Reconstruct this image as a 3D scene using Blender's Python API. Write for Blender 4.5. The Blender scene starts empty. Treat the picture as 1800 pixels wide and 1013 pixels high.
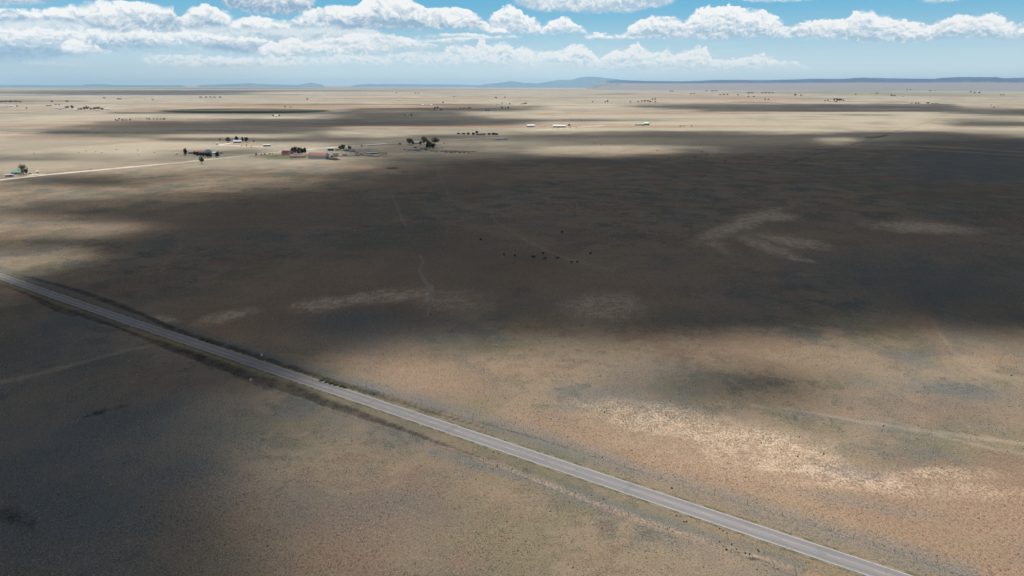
import bpy, bmesh, math, random
import numpy as np
from mathutils import Vector, Matrix, Euler
R = math.radians
random.seed(7)
sc = bpy.context.scene
COL = sc.collection

# ------------------------------------------------------------------ camera and picture geometry
F, CX, CY = 1250.0, 900.0, 506.5          # focal length and centre in photo pixels
PITCH = math.atan((CY - 148.0) / F)
H = 124.0                                 # drone height in metres
SUN_AZ, SUN_EL = R(-9), R(62)             # azimuth from +Y towards +X
SDIR = Vector((math.cos(SUN_EL) * math.sin(SUN_AZ), math.cos(SUN_EL) * math.cos(SUN_AZ), math.sin(SUN_EL)))
cp, sp = math.cos(PITCH), math.sin(PITCH)

def ray(px, py):
    x = (px - CX) / F; y = (CY - py) / F
    return x, cp + y * sp, -sp + y * cp

def G(px, py, z=0.0):
    """world ground point below a photo pixel"""
    dx, dy, dz = ray(px, py)
    t = (z - H) / dz
    return Vector((dx * t, dy * t, z))

def at_depth(px, py, D):
    """world point on the ray of a photo pixel at horizontal distance D"""
    dx, dy, dz = ray(px, py)
    t = D / math.hypot(dx, dy)
    return Vector((dx * t, dy * t, H + dz * t))

def project(x, y, z=0.0):
    zz = z - H
    depth = y * cp - zz * sp
    up = y * sp + zz * cp
    d = np.where(depth < 1.0, 1.0, depth)
    U = CX + F * x / d; V = CY - F * up / d
    V = np.where(depth < 1.0, 4000.0, V)
    return U, V

def azel(px, py):
    dx, dy, dz = ray(px, py)
    return math.degrees(math.atan2(dx, dy)), math.degrees(math.atan2(dz, math.hypot(dx, dy)))

cam = bpy.data.cameras.new('camera')
cam.sensor_width = 36.0; cam.lens = 36.0 * F / 1800.0
cam.clip_start = 1.0; cam.clip_end = 400000.0
camo = bpy.data.objects.new('camera', cam); COL.objects.link(camo)
camo.location = (0, 0, H); camo.rotation_euler = (math.pi / 2 - PITCH, 0, 0)
sc.camera = camo

# ------------------------------------------------------------------ numpy noise
_rng = np.random.RandomState(3)
_perm = _rng.permutation(1024).astype(np.int32)
_gx = np.cos(np.linspace(0, 2 * np.pi, 1024, endpoint=False)); _gy = np.sin(np.linspace(0, 2 * np.pi, 1024, endpoint=False))
def perlin(x, y):
    xi = np.floor(x).astype(np.int64); yi = np.floor(y).astype(np.int64)
    fx = x - xi; fy = y - yi
    u = fx * fx * fx * (fx * (fx * 6 - 15) + 10); v = fy * fy * fy * (fy * (fy * 6 - 15) + 10)
    def g(ix, iy, dx, dy):
        h = _perm[(_perm[ix & 1023] + iy) & 1023]
        return _gx[h] * dx + _gy[h] * dy
    a = g(xi, yi, fx, fy); b = g(xi + 1, yi, fx - 1, fy); c = g(xi, yi + 1, fx, fy - 1); d = g(xi + 1, yi + 1, fx - 1, fy - 1)
    return (a + u * (b - a)) * (1 - v) + (c + u * (d - c)) * v
def fbm(x, y, oct=4, gain=0.5):
    s = np.zeros_like(x); a = 1.0; t = 0
    for i in range(oct):
        s += a * perlin(x + 17.3 * i, y - 9.1 * i); t += a; a *= gain; x = x * 2.03; y = y * 2.03
    return s / t * 1.6          # about -1..1
def sstep(a, b, x):
    t = np.clip((x - a) / (b - a), 0, 1); return t * t * (3 - 2 * t)

# ------------------------------------------------------------------ material helpers
class NT:
    def __init__(s, tree): s.t = tree; s.n = tree.nodes; s.l = tree.links
    def node(s, kind, **kw):
        n = s.n.new(kind)
        for k, v in kw.items(): setattr(n, k, v)
        return n
    def put(s, inp, v):
        if isinstance(v, Sk): s.l.new(v.s, inp)
        elif isinstance(v, bpy.types.NodeSocket): s.l.new(v, inp)
        elif isinstance(v, (tuple, list)):
            inp.default_value = tuple(v) + ((1.0,) if len(v) == 3 and len(inp.default_value) == 4 else ())
        else: inp.default_value = v
    def math(s, op, a, b=None, clamp=False):
        n = s.node('ShaderNodeMath', operation=op, use_clamp=clamp)
        s.put(n.inputs[0], a)
        if b is not None: s.put(n.inputs[1], b)
        return Sk(s, n.outputs[0])
    def smooth(s, x, a, b):
        n = s.node('ShaderNodeMapRange', interpolation_type='SMOOTHSTEP')
        s.put(n.inputs['Value'], x); s.put(n.inputs['From Min'], a); s.put(n.inputs['From Max'], b)
        return Sk(s, n.outputs[0])
    def lin(s, x, a, b, c, d):
        n = s.node('ShaderNodeMapRange'); n.clamp = True
        s.put(n.inputs['Value'], x); s.put(n.inputs['From Min'], a); s.put(n.inputs['From Max'], b); s.put(n.inputs['To Min'], c); s.put(n.inputs['To Max'], d)
        return Sk(s, n.outputs[0])
    def mix(s, f, a, b, blend='MIX'):
        n = s.node('ShaderNodeMix', data_type='RGBA', blend_type=blend)
        s.put(n.inputs[0], f); s.put(n.inputs[6], a); s.put(n.inputs[7], b)
        return Sk(s, n.outputs[2])
    def noise(s, vec, scale, detail=2.0, rough=0.5, dim='2D', out=0, lac=2.0, dist=0.0):
        n = s.node('ShaderNodeTexNoise', noise_dimensions=dim)
        s.put(n.inputs['Vector'], vec); s.put(n.inputs['Scale'], scale); s.put(n.inputs['Detail'], detail); s.put(n.inputs['Roughness'], rough)
        n.inputs['Lacunarity'].default_value = lac; n.inputs['Distortion'].default_value = dist
        return Sk(s, n.outputs[out])
    def xyz(s, x, y, z=0.0):
        n = s.node('ShaderNodeCombineXYZ'); s.put(n.inputs[0], x); s.put(n.inputs[1], y); s.put(n.inputs[2], z)
        return Sk(s, n.outputs[0])
    def sep(s, v):
        n = s.node('ShaderNodeSeparateXYZ'); s.put(n.inputs[0], v); return [Sk(s, o) for o in n.outputs]
    def attr(s, name):
        n = s.node('ShaderNodeAttribute', attribute_name=name); return n
    def ramp(s, x, pts):
        """piecewise-linear float function, pts (0..1, value)"""
        n = s.node('ShaderNodeValToRGB'); r = n.color_ramp; r.interpolation = 'LINEAR'
        pts = sorted(pts)
        while len(r.elements) < len(pts): r.elements.new(0.5)
        for e, (p, v) in zip(r.elements, pts):
            e.position = p
        for e, (p, v) in zip(r.elements, pts):
            e.color = (v, v, v, 1)
        s.put(n.inputs[0], x); return Sk(s, n.outputs[0])
class Sk:
    def __init__(s, nt, sock): s.nt = nt; s.s = sock
    def __add__(s, o): return s.nt.math('ADD', s, o)
    __radd__ = __add__
    def __sub__(s, o): return s.nt.math('SUBTRACT', s, o)
    def __rsub__(s, o): return s.nt.math('SUBTRACT', o, s)
    def __mul__(s, o): return s.nt.math('MULTIPLY', s, o)
    __rmul__ = __mul__
    def __truediv__(s, o): return s.nt.math('DIVIDE', s, o)
    def clamp(s): return s.nt.math('ADD', s, 0.0, True)
    def min(s, o): return s.nt.math('MINIMUM', s, o)
    def max(s, o): return s.nt.math('MAXIMUM', s, o)
    def abs(s): return s.nt.math('ABSOLUTE', s)
    def pow(s, o): return s.nt.math('POWER', s, o)

def new_mat(name):
    m = bpy.data.materials.new(name); m.use_nodes = True
    m.node_tree.nodes.clear()
    nt = NT(m.node_tree)
    out = nt.node('ShaderNodeOutputMaterial')
    return m, nt, out
def principled(nt, out, col, rough=0.9, spec=0.2, metal=0.0, normal=None):
    b = nt.node('ShaderNodeBsdfPrincipled')
    nt.put(b.inputs['Base Color'], col); nt.put(b.inputs['Roughness'], rough)
    b.inputs['Specular IOR Level'].default_value = spec; b.inputs['Metallic'].default_value = metal
    if normal is not None: nt.put(b.inputs['Normal'], normal)
    nt.l.new(b.outputs[0], out.inputs[0]); return b
def simple_mat(name, col, var=0.25, scale=1.5, rough=0.85, spec=0.2, metal=0.0, col2=None):
    """procedural paint / cloth / metal with weather mottling"""
    m, nt, out = new_mat(name)
    pos = nt.node('ShaderNodeTexCoord').outputs['Object']
    n = nt.noise(pos, scale, 4.0, 0.6, dim='3D')
    c2 = col2 or tuple(c * (1 - var) for c in col)
    c = nt.mix(nt.smooth(n, 0.35, 0.7), col, c2)
    principled(nt, out, c, rough, spec, metal)
    return m

# ------------------------------------------------------------------ object helpers
def link(o, parent=None):
    COL.objects.link(o)
    if parent is not None: o.parent = parent
    return o
def mesh_obj(name, verts, faces, mat, parent=None, smooth=False, mats=None, fm=None):
    me = bpy.data.meshes.new(name); me.from_pydata(verts, [], faces); me.update()
    for mm in (mats or [mat]): me.materials.append(mm)
    if fm is not None: me.polygons.foreach_set('material_index', fm)
    if smooth: me.polygons.foreach_set('use_smooth', [True] * len(me.polygons))
    return link(bpy.data.objects.new(name, me), parent)
def tag(o, label, cat, group=None, kind=None):
    if label:
        o['label'] = label
        if not 4 <= len(label.split()) <= 16: print('LABEL LENGTH', len(label.split()), label)
    if cat: o['category'] = cat
    if group: o['group'] = group
    if kind: o['kind'] = kind
    return o
def structure(o): o['kind'] = 'structure'; return o
def empty(name, loc, rz=0.0):
    o = bpy.data.objects.new(name, None); o.empty_display_size = 1; COL.objects.link(o)
    o.location = loc; o.rotation_euler = (0, 0, rz); return o
def grid_faces(nr, na):
    i = np.arange(nr - 1)[:, None]; j = np.arange(na - 1)[None, :]
    a = i * na + j
    return np.stack([a, a + 1, a + na + 1, a + na], -1).reshape(-1, 4)
def np_mesh(name, co, quads):
    me = bpy.data.meshes.new(name)
    me.vertices.add(len(co)); me.vertices.foreach_set('co', co.astype(np.float32).ravel())
    me.loops.add(quads.size); me.loops.foreach_set('vertex_index', quads.astype(np.int32).ravel())
    me.polygons.add(len(quads)); me.polygons.foreach_set('loop_start', np.arange(0, quads.size, 4, dtype=np.int32))
    me.update(calc_edges=True)
    return me
# ------------------------------------------------------------------ sun, sky, world clouds
sun = bpy.data.lights.new('sun', 'SUN'); sun.energy = 5.0; sun.angle = R(0.5); sun.color = (1.0, 0.955, 0.88)
suno = bpy.data.objects.new('sun', sun); COL.objects.link(suno)
suno.rotation_euler = (-SDIR).to_track_quat('-Z', 'Y').to_euler(); suno.location = (0, 0, 400)

w = bpy.data.worlds.new('World'); sc.world = w; w.use_nodes = True
w.node_tree.nodes.clear(); nt = NT(w.node_tree)
wout = nt.node('ShaderNodeOutputWorld'); bg = nt.node('ShaderNodeBackground')
SKY_STRENGTH = 0.1
bg.inputs['Strength'].default_value = SKY_STRENGTH
skyn = nt.node('ShaderNodeTexSky', sky_type='NISHITA')
skyn.sun_disc = False; skyn.sun_elevation = SUN_EL; skyn.sun_rotation = SUN_AZ; skyn.altitude = 1900; skyn.air_density = 1.0; skyn.dust_density = 1.0
d = nt.node('ShaderNodeTexCoord').outputs['Generated']
dx, dy, dz = nt.sep(d)
az = nt.math('ARCTAN2', dx, dy) * (180 / math.pi)
el = nt.math('ARCSINE', dz) * (180 / math.pi)
K = 1.0 / SKY_STRENGTH
def C(r, g, b):
    """photo sRGB 0-255 -> linear sky radiance"""
    f = lambda c: ((c / 255 + 0.055) / 1.055) ** 2.4 if c > 10 else c / 255 / 12.92
    return (f(r) * K, f(g) * K, f(b) * K)
# clear air: the physical sky, pulled to the cyan of this hazy day near the horizon
low = nt.mix(nt.smooth(el, -0.2, 6.4), C(214, 234, 239), C(108, 184, 220))
low = nt.mix(nt.smooth(az, -18, -40) * 0.6 * nt.smooth(el, 5.0, 0.0), low, C(160, 192, 216))
upper = nt.mix(1.0, skyn.outputs[0], (0.62, 0.62, 0.6), 'MULTIPLY')
# unseen upper dome: cloud-underside tone added and tuned as fill for the shade
fill_deck = nt.noise(d, 2.6, 5.0, 0.55, dim='3D')
upper = nt.mix(nt.smooth(fill_deck, 0.38, 0.6) * 0.85, upper, (1.86, 1.72, 1.52))
sky = low

AZ0, AZ1, E0, E1 = -40.0, 40.0, -1.0, 9.0
# fields shared by all the cloud banks: a wobble, heaps at two sizes with their lit-side difference, and fine fluff
def fields(s, ox, oy):
    P = nt.xyz(az + ox, el * 1.25 + oy)
    wx, wy, _ = nt.sep(nt.noise(P, s * 0.9, 3.0, 0.55, out=1))
    az_w = az + (wx - 0.5) * (0.9 / s); el_w = el + (wy - 0.5) * (0.55 / s)
    def puff(vec):
        v = nt.node('ShaderNodeTexVoronoi', voronoi_dimensions='2D', feature='SMOOTH_F1')
        nt.put(v.inputs['Vector'], vec); nt.put(v.inputs['Scale'], s); v.inputs['Detail'].default_value = 4.0; v.inputs['Roughness'].default_value = 0.66
        v.inputs['Lacunarity'].default_value = 2.15; v.inputs['Smoothness'].default_value = 0.45; v.normalize = True
        return 1.0 - Sk(nt, v.outputs['Distance'])
    n1 = puff(nt.xyz(az_w + ox, el_w * 1.35 + oy)); n2 = puff(nt.xyz(az_w + ox + 0.07 / s, el_w * 1.35 + oy + 0.22 / s))
    fine = nt.noise(nt.xyz(az_w + ox, el_w * 1.5 + oy), s * 3.2, 6.0, 0.62)
    low = nt.smooth(nt.noise(nt.xyz(az + ox * 2, el * 2.0 + oy), s * 0.55, 3.0, 0.6), 0.44, 0.66)
    return az_w, el_w, n1, n1 - n2, fine, low
FLD = {'big': fields(0.55, 13.7, 7.3), 'small': fields(0.9, 41.1, 3.9)}
SC_ = {'big': 0.55, 'small': 0.9}
def vadd(t, a, f, b):
    n = t.node('ShaderNodeVectorMath', operation='MULTIPLY_ADD')
    t.put(n.inputs[0], a); t.put(n.inputs[1], t.xyz(1.0 - f, 1.0 - f, 1.0 - f)); v = t.node('ShaderNodeVectorMath', operation='SCALE')
    t.put(v.inputs[0], b); t.put(v.inputs['Scale'], f); t.l.new(v.outputs[0], n.inputs[2]); return Sk(t, n.outputs[0])

def bank(base, xr, top, bot, seed, s, amp, soft_b, white, grey, fade=0.0, thr=0.0, opac=1.0, ragged=0.5, lift=0.0):
    """one bank of cumulus: the heaped upper profile and flat base come from the photograph, the rest is noise"""
    size = 'small' if s > 0.68 else 'big'; s = SC_[size]
    g = bpy.data.node_groups.new('cloud_bank', 'ShaderNodeTree'); t = NT(g)
    for nm in ('az', 'el', 'az_w', 'el_w', 'n', 'dn', 'fine', 'low'): g.interface.new_socket(nm, in_out='INPUT', socket_type='NodeSocketFloat')
    g.interface.new_socket('base', in_out='INPUT', socket_type='NodeSocketColor'); g.interface.new_socket('out', in_out='OUTPUT', socket_type='NodeSocketColor')
    gi = t.node('NodeGroupInput'); go = t.node('NodeGroupOutput')
    az_, el_, az_w, el_w, n1, dn, fine, lowf = [Sk(t, o) for o in gi.outputs[:8]]
    def prof(pts):
        q = []
        for px, py in pts:
            a, e = azel(px, py); q.append(((a - AZ0) / (AZ1 - AZ0), (e - E0) / (E1 - E0)))
        out = None; u = (az_w - AZ0) / (AZ1 - AZ0)
        for c in [c for c in (q[i:i + 15] for i in range(0, len(q), 14)) if len(c) > 1]:
            a, b = c[0][0], c[-1][0]
            r = t.ramp((u - a) / (b - a), [((p - a) / (b - a), min(max(v, 0), 1)) for p, v in c])
            if out is None: out = r
            else:
                n = t.node('ShaderNodeMix', data_type='FLOAT'); t.put(n.inputs[0], t.math('GREATER_THAN', u, a)); t.put(n.inputs[2], out); t.put(n.inputs[3], r); out = Sk(t, n.outputs[0])
        return out * (E1 - E0) + E0
    tp = prof(top); b = prof(bot)
    h = (el_w - b) / (tp - b).max(0.05)
    dt = (tp + (n1 - 0.62) * amp + (fine - 0.5) * (amp * 1.1) - el_) / (lowf * 0.42 + (0.05 + 0.03 / s))
    db = (el_ - b + (fine - 0.5) * (soft_b * ragged * 2.0)) / soft_b
    a0, a1 = azel(xr[0], 60)[0], azel(xr[1], 60)[0]
    m = dt.min(db)
    if thr: m = m.min((n1 * 0.55 + fine * 0.6 - thr) * 5.0 + (h - 0.35) * 1.2)
    alpha = t.smooth(m, 0.0, 1.0) * t.smooth(az_w, a0, a0 + 0.7) * t.smooth(az_w, a1, a1 - 0.7)
    if opac != 1: alpha = alpha * opac
    light = dn * 3.0 + (fine - 0.5) * 1.1 + t.smooth(h, 0.06, 1.05) * 0.98 + t.smooth(dt, 6.0, 0.8) * 0.2 + 0.12 + lift
    c = t.mix(light.clamp(), C(*grey), C(*white))
    if fade: c = t.mix(fade, c, gi.outputs['base'])
    t.put(go.inputs[0], vadd(t, gi.outputs['base'], alpha, c))
    n = nt.node('ShaderNodeGroup'); n.node_tree = g
    for i, v in enumerate((az, el) + FLD[size] + (base,)): nt.put(n.inputs[i], v)
    return Sk(nt, n.outputs[0])

W = (250, 252, 252)
# thin veil low over the horizon
veil = nt.noise(nt.xyz(az * 0.35, el * 2.2 + 3), 1.0, 5.0, 0.6)
sky = nt.mix(nt.smooth(veil, 0.42, 0.75) * nt.smooth(el, 0.3, 1.2) * nt.smooth(el, 4.2, 2.2) * nt.smooth(az, 21, 12) * 0.5, sky, C(212, 228, 234))
# far low bank, left then right
sky = bank(sky, (300, 530), [(300, 124), (330, 112), (350, 103), (385, 100), (400, 108), (420, 98), (450, 104), (480, 94), (497, 106), (512, 116), (530, 126)],
           [(300, 126), (350, 120), (400, 122), (450, 118), (512, 121), (530, 124)], 1, 0.9, 0.5, 0.35, (238, 243, 245), (176, 206, 222), 0.12)
sky = bank(sky, (560, 1440), [(560, 112), (600, 105), (622, 95), (642, 88), (655, 95), (676, 104), (690, 112), (700, 108), (715, 95), (735, 84), (755, 92), (772, 98), (785, 82), (800, 78), (822, 80), (835, 82), (845, 70), (855, 70),
                              (866, 80), (882, 75), (895, 75), (904, 84), (920, 82), (940, 88), (958, 92), (978, 90), (996, 84), (1012, 76), (1028, 75), (1034, 86), (1046, 97), (1053, 104), (1064, 94), (1082, 89), (1100, 91),
                              (1112, 78), (1122, 76), (1138, 86), (1148, 95), (1160, 92), (1174, 84), (1188, 98), (1198, 92), (1208, 86), (1230, 81), (1244, 84), (1251, 104), (1272, 105), (1300, 104), (1322, 98), (1340, 92), (1352, 97), (1368, 108), (1380, 102), (1394, 108), (1408, 113), (1440, 124)],
           [(560, 112), (640, 113), (680, 116), (740, 100), (800, 112), (870, 118), (950, 120), (1000, 128), (1100, 134), (1200, 134), (1300, 132), (1380, 126), (1440, 124)], 2, 0.85, 0.55, 0.9, (246, 249, 249), (176, 208, 224), 0.06, thr=0.30)
# veil under it
# left overcast mass: a pale sheet, darker bellies in it, then bright broken heaps
sky = bank(sky, (-160, 720), [(-160, 26), (0, 30), (300, 38), (600, 40), (700, 62), (720, 80)], [(-160, 112), (0, 110), (200, 104), (300, 98), (480, 106), (600, 102), (700, 94), (720, 90)], 21, 0.42, 0.5, 1.3, (228, 237, 242), (168, 197, 217), 0.0, opac=0.92, lift=-0.1, thr=0.22)
sky = bank(sky, (-160, 330), [(-160, 60), (0, 58), (70, 62), (130, 56), (180, 48), (240, 58), (270, 68), (330, 86)], [(-160, 118), (0, 116), (70, 112), (120, 108), (170, 98), (220, 94), (250, 95), (290, 92), (330, 92)],
           3, 0.42, 0.7, 0.7, (192, 213, 227), (142, 178, 207), 0.1, opac=0.9, lift=-0.2)
sky = bank(sky, (320, 560), [(320, 66), (340, 60), (380, 64), (430, 58), (480, 60), (520, 66), (560, 74)], [(320, 70), (340, 82), (380, 93), (430, 99), (470, 101), (500, 94), (530, 84), (560, 78)],
           4, 0.5, 0.6, 0.4, (198, 216, 228), (150, 182, 209), 0.0, opac=0.9, lift=-0.2)
sky = bank(sky, (280, 420), [(280, 62), (300, 54), (330, 52), (360, 58), (390, 62), (420, 68)], [(280, 74), (305, 80), (330, 78), (360, 70), (420, 72)], 22, 0.8, 0.4, 0.5, (246, 249, 250), (190, 212, 226), thr=0.34)
sky = bank(sky, (530, 780), [(530, 72), (560, 64), (590, 66), (625, 58), (655, 62), (680, 64), (720, 66), (780, 84)], [(530, 98), (580, 103), (620, 108), (660, 104), (700, 96), (740, 92), (780, 90)], 5, 0.7, 0.6, 0.8, (246, 249, 250), (184, 209, 224), thr=0.36)
sky = bank(sky, (440, 620), [(440, 92), (465, 78), (478, 68), (486, 74), (500, 66), (520, 66), (540, 74), (560, 78), (580, 88), (620, 92)], [(440, 106), (480, 110), (505, 116), (540, 100), (570, 98), (620, 98)], 6, 0.9, 0.5, 0.5, (249, 251, 251), (186, 208, 222), thr=0.28)
sky = bank(sky, (560, 920), [(560, 70), (640, 64), (720, 68), (800, 66), (860, 62), (920, 64)], [(560, 80), (640, 82), (720, 80), (800, 78), (860, 72), (920, 70)], 23, 0.8, 0.4, 0.4, (246, 249, 250), (186, 210, 225), thr=0.42)
sky = bank(sky, (-160, 480), [(-160, 44), (0, 44), (200, 50), (300, 54), (400, 60), (480, 70)], [(-160, 92), (0, 88), (130, 84), (250, 84), (400, 82), (480, 84)], 24, 0.9, 0.6, 0.5, (250, 252, 252), (190, 212, 226), thr=0.56)
sky = bank(sky, (240, 960), [(240, 92), (320, 98), (480, 100), (600, 96), (760, 92), (960, 96)], [(240, 118), (320, 124), (480, 124), (600, 122), (760, 126), (960, 130)], 25, 0.9, 0.5, 0.6, (240, 246, 248), (204, 224, 234), 0.2, thr=0.60)
sky = bank(sky, (860, 1440), [(860, 118), (940, 110), (1100, 108), (1250, 110), (1350, 112), (1440, 122)], [(860, 132), (1000, 138), (1150, 140), (1300, 138), (1440, 132)], 26, 0.9, 0.6, 1.4, (232, 241, 244), (206, 226, 235), 0.2, thr=0.36, opac=0.6)
sky = bank(sky, (20, 140), [(20, 112), (60, 108), (110, 110), (140, 114)], [(20, 118), (80, 120), (140, 120)], 27, 0.9, 0.3, 0.5, (228, 236, 242), (200, 218, 232), 0.2, thr=0.34, opac=0.7)
# row of heaps on the right
sky = bank(sky, (1020, 1900), [(1020, 66), (1034, 58), (1048, 56), (1066, 60), (1092, 61), (1108, 46), (1128, 34), (1146, 24), (1160, 30), (1185, 29), (1200, 36), (1212, 26), (1226, 16), (1248, 9), (1272, 13), (1286, 8), (1300, 14), (1334, 13),
                               (1356, 22), (1372, 32), (1386, 46), (1402, 42), (1420, 40), (1440, 33), (1462, 35), (1484, 34), (1498, 20), (1516, 17), (1530, 15), (1546, 24), (1568, 29), (1588, 34), (1605, 39), (1640, 40), (1662, 30), (1686, 24),
                               (1706, 28), (1728, 25), (1745, 21), (1766, 30), (1790, 42), (1806, 48), (1900, 44)],
           [(1020, 74), (1100, 73), (1200, 72), (1260, 74), (1350, 71), (1450, 72), (1500, 78), (1600, 80), (1640, 76), (1680, 70), (1740, 73), (1800, 76), (1900, 80)], 7, 0.72, 0.5, 0.42, W, (170, 200, 220), 0.0)
# centre heaps
sky = bank(sky, (850, 1040), [(850, 40), (868, 22), (880, 12), (896, 6), (908, 8), (918, 24), (940, 29), (956, 44), (970, 36), (986, 29), (1004, 36), (1022, 48), (1040, 60)], [(850, 58), (900, 62), (960, 65), (1000, 62), (1040, 62)], 8, 0.7, 0.5, 0.4, W, (176, 203, 222))
sky = bank(sky, (590, 900), [(590, 20), (612, 14), (636, 2), (650, -14), (715, -6), (735, 3), (752, 16), (780, 13), (808, 12), (826, 18), (836, 26), (848, 34), (858, 44), (880, 52), (900, 56)], [(590, 60), (640, 55), (700, 56), (760, 56), (820, 54), (860, 62), (900, 66)], 9, 0.62, 0.5, 0.4, W, (156, 187, 211))
sky = bank(sky, (640, 860), [(640, 64), (660, 58), (690, 60), (715, 66), (740, 62), (780, 58), (820, 58), (860, 62)], [(640, 72), (700, 74), (720, 70), (780, 68), (860, 70)], 18, 0.8, 0.35, 0.3, (244, 248, 249), (180, 206, 222))
# upper left field
sky = bank(sky, (-120, 420), [(-120, 10), (0, 14), (40, 16), (110, 12), (140, 4), (175, -4), (225, 2), (262, 4), (285, 12), (298, 10), (306, 22), (322, 30), (340, 12), (360, 7), (380, 14), (396, 22), (420, 24)],
           [(-120, 46), (0, 46), (60, 42), (120, 44), (150, 50), (190, 60), (220, 64), (250, 56), (290, 62), (330, 58), (380, 52), (420, 50)], 10, 0.5, 0.5, 0.4, W, (156, 187, 211))
sky = bank(sky, (400, 640), [(400, 40), (425, 30), (450, 28), (470, 32), (500, 36), (545, 14), (575, 12), (600, 10), (640, 8)], [(400, 58), (450, 56), (500, 56), (560, 52), (600, 52), (640, 50)], 11, 0.6, 0.5, 0.4, W, (156, 187, 211))
sky = bank(sky, (380, 560), [(380, -40), (560, -40)], [(380, 10), (400, 20), (430, 24), (470, 30), (510, 32), (540, 22), (560, 8)], 12, 0.6, 0.5, 0.45, W, (150, 180, 205))
sky = bank(sky, (-120, 130), [(-120, -30), (130, -30)], [(-120, 18), (0, 14), (60, 13), (110, 8), (130, 2)], 13, 0.5, 0.5, 0.4, (225, 236, 242), (150, 182, 208))
sky = bank(sky, (90, 205), [(90, 92), (104, 80), (118, 72), (130, 70), (150, 74), (170, 78), (180, 86), (205, 92)], [(90, 92), (110, 94), (130, 100), (150, 95), (190, 96), (205, 96)], 14, 0.9, 0.35, 0.3, (251, 252, 252), (206, 223, 233))
sky = bank(sky, (55, 125), [(55, 60), (72, 46), (88, 46), (100, 54), (125, 66)], [(55, 60), (80, 60), (110, 66), (125, 66)], 15, 0.9, 0.3, 0.3, (246, 249, 250), (200, 220, 232))
# top edge
sky = bank(sky, (890, 1190), [(890, -40), (1190, -40)], [(890, 8), (930, 20), (960, 24), (1030, 27), (1110, 26), (1150, 18), (1175, 12), (1190, 4)], 16, 0.62, 0.5, 0.42, W, (176, 202, 221))
sky = bank(sky, (1290, 1450), [(1290, -30), (1450, -30)], [(1290, 2), (1320, 6), (1380, 6), (1450, 1)], 19, 0.8, 0.4, 0.3, W, (190, 212, 227))
sky = bank(sky, (1600, 1690), [(1600, -30), (1690, -30)], [(1600, 6), (1640, 8), (1690, 4)], 20, 0.8, 0.4, 0.3, W, (190, 212, 227))
nt.put(bg.inputs['Color'], sky)
bg2 = nt.node('ShaderNodeBackground'); bg2.inputs['Strength'].default_value = SKY_STRENGTH
nt.put(bg2.inputs['Color'], nt.mix(nt.smooth(el, 6.0, 16.0), low, upper))
mixs = nt.node('ShaderNodeMixShader')
# the cumulus banks lie in the low northern sky; elsewhere only the clear sky and deck
nt.put(mixs.inputs[0], nt.smooth(el, 13.0, 8.0) * nt.math('GREATER_THAN', el, -0.6) * nt.smooth(az.abs(), 52, 44))
nt.l.new(bg2.outputs[0], mixs.inputs[1]); nt.l.new(bg.outputs[0], mixs.inputs[2]); nt.l.new(mixs.outputs[0], wout.inputs[0])
w.cycles.sampling_method = 'NONE'

sc.view_settings.view_transform = 'Standard'; sc.view_settings.look = 'None'
sc.view_settings.exposure = 0.0; sc.view_settings.gamma = 1.0
sc.render.engine = 'CYCLES'
sc.cycles.max_bounces = 6; sc.cycles.diffuse_bounces = 2; sc.cycles.glossy_bounces = 1; sc.cycles.volume_bounces = 1
sc.cycles.transparent_max_bounces = 24
sc.cycles.use_denoising = True; sc.cycles.denoising_prefilter = 'ACCURATE'; sc.cycles.denoising_input_passes = 'RGB_ALBEDO_NORMAL'
sc.cycles.sample_clamp_indirect = 4.0
# ------------------------------------------------------------------ land cover, digitised in photo pixels and stored in the ground's own vertices
def polar(r0, r1, nr, azs):
    r = np.exp(np.linspace(math.log(r0), math.log(r1), nr))
    X = r[:, None] * np.sin(azs)[None, :]; Y = r[:, None] * np.cos(azs)[None, :]
    return X, Y
a_in = np.radians(np.linspace(-50, 50, 1000)); a_l = np.radians(np.linspace(-180, -50, 60)[:-1]); a_r = np.radians(np.linspace(50, 180, 60)[1:])
azs = np.concatenate([a_l, a_in, a_r])
X, Y = polar(70, 72000, 900, azs)
nr, na = X.shape
U, V = project(X, Y)
FR = (V < 1300) & (U > -400) & (U < 2200)      # roughly what the frame sees
def seg_dist(pts, pad):
    """distance in photo pixels to a polyline and position along it; only near it"""
    D = np.full(U.shape, 1e6); T = np.zeros(U.shape)
    pts = np.array(pts, float)
    m = FR & (U > pts[:, 0].min() - pad) & (U < pts[:, 0].max() + pad) & (V > pts[:, 1].min() - pad) & (V < pts[:, 1].max() + pad)
    u = U[m]; v = V[m]; d = np.full(u.shape, 1e6); tt = np.zeros(u.shape)
    n = len(pts) - 1
    for i in range(n):
        a, b = pts[i], pts[i + 1]; ab = b - a; L = max(ab @ ab, 1e-9)
        t = np.clip(((u - a[0]) * ab[0] + (v - a[1]) * ab[1]) / L, 0, 1)
        dd = np.hypot(u - a[0] - t * ab[0], v - a[1] - t * ab[1])
        k = dd < d; d[k] = dd[k]; tt[k] = (i + t[k]) / n
    D[m] = d; T[m] = tt
    return D, T
n8 = fbm(X / 9.0, Y / 14.0, 3); n30 = fbm(X / 30.0 + 5, Y / 30.0, 4); n120 = fbm(X / 120.0, Y / 120.0 + 9, 4); n600 = fbm(X / 600.0 + 3, Y / 600.0, 5); n2k = fbm(X / 2600.0 + 1, Y / 1500.0, 5)
def stroke(pts, w, soft=0.6, jit=0.0, jn=None):
    """mask of a stroke; w in photo pixels (number or per-point list)"""
    ws = np.array(w if isinstance(w, (list, tuple)) else [w] * len(pts), float)
    D, T = seg_dist(pts, ws.max() * 3 + 10)
    wl = np.interp(T, np.linspace(0, 1, len(ws)), ws)
    if jit: wl = wl * np.clip(1 + jit * (n30 if jn is None else jn), 0.15, 3)
    return 1 - sstep(wl * (1 - soft), wl * (1 + soft) + 0.4, D)
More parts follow.
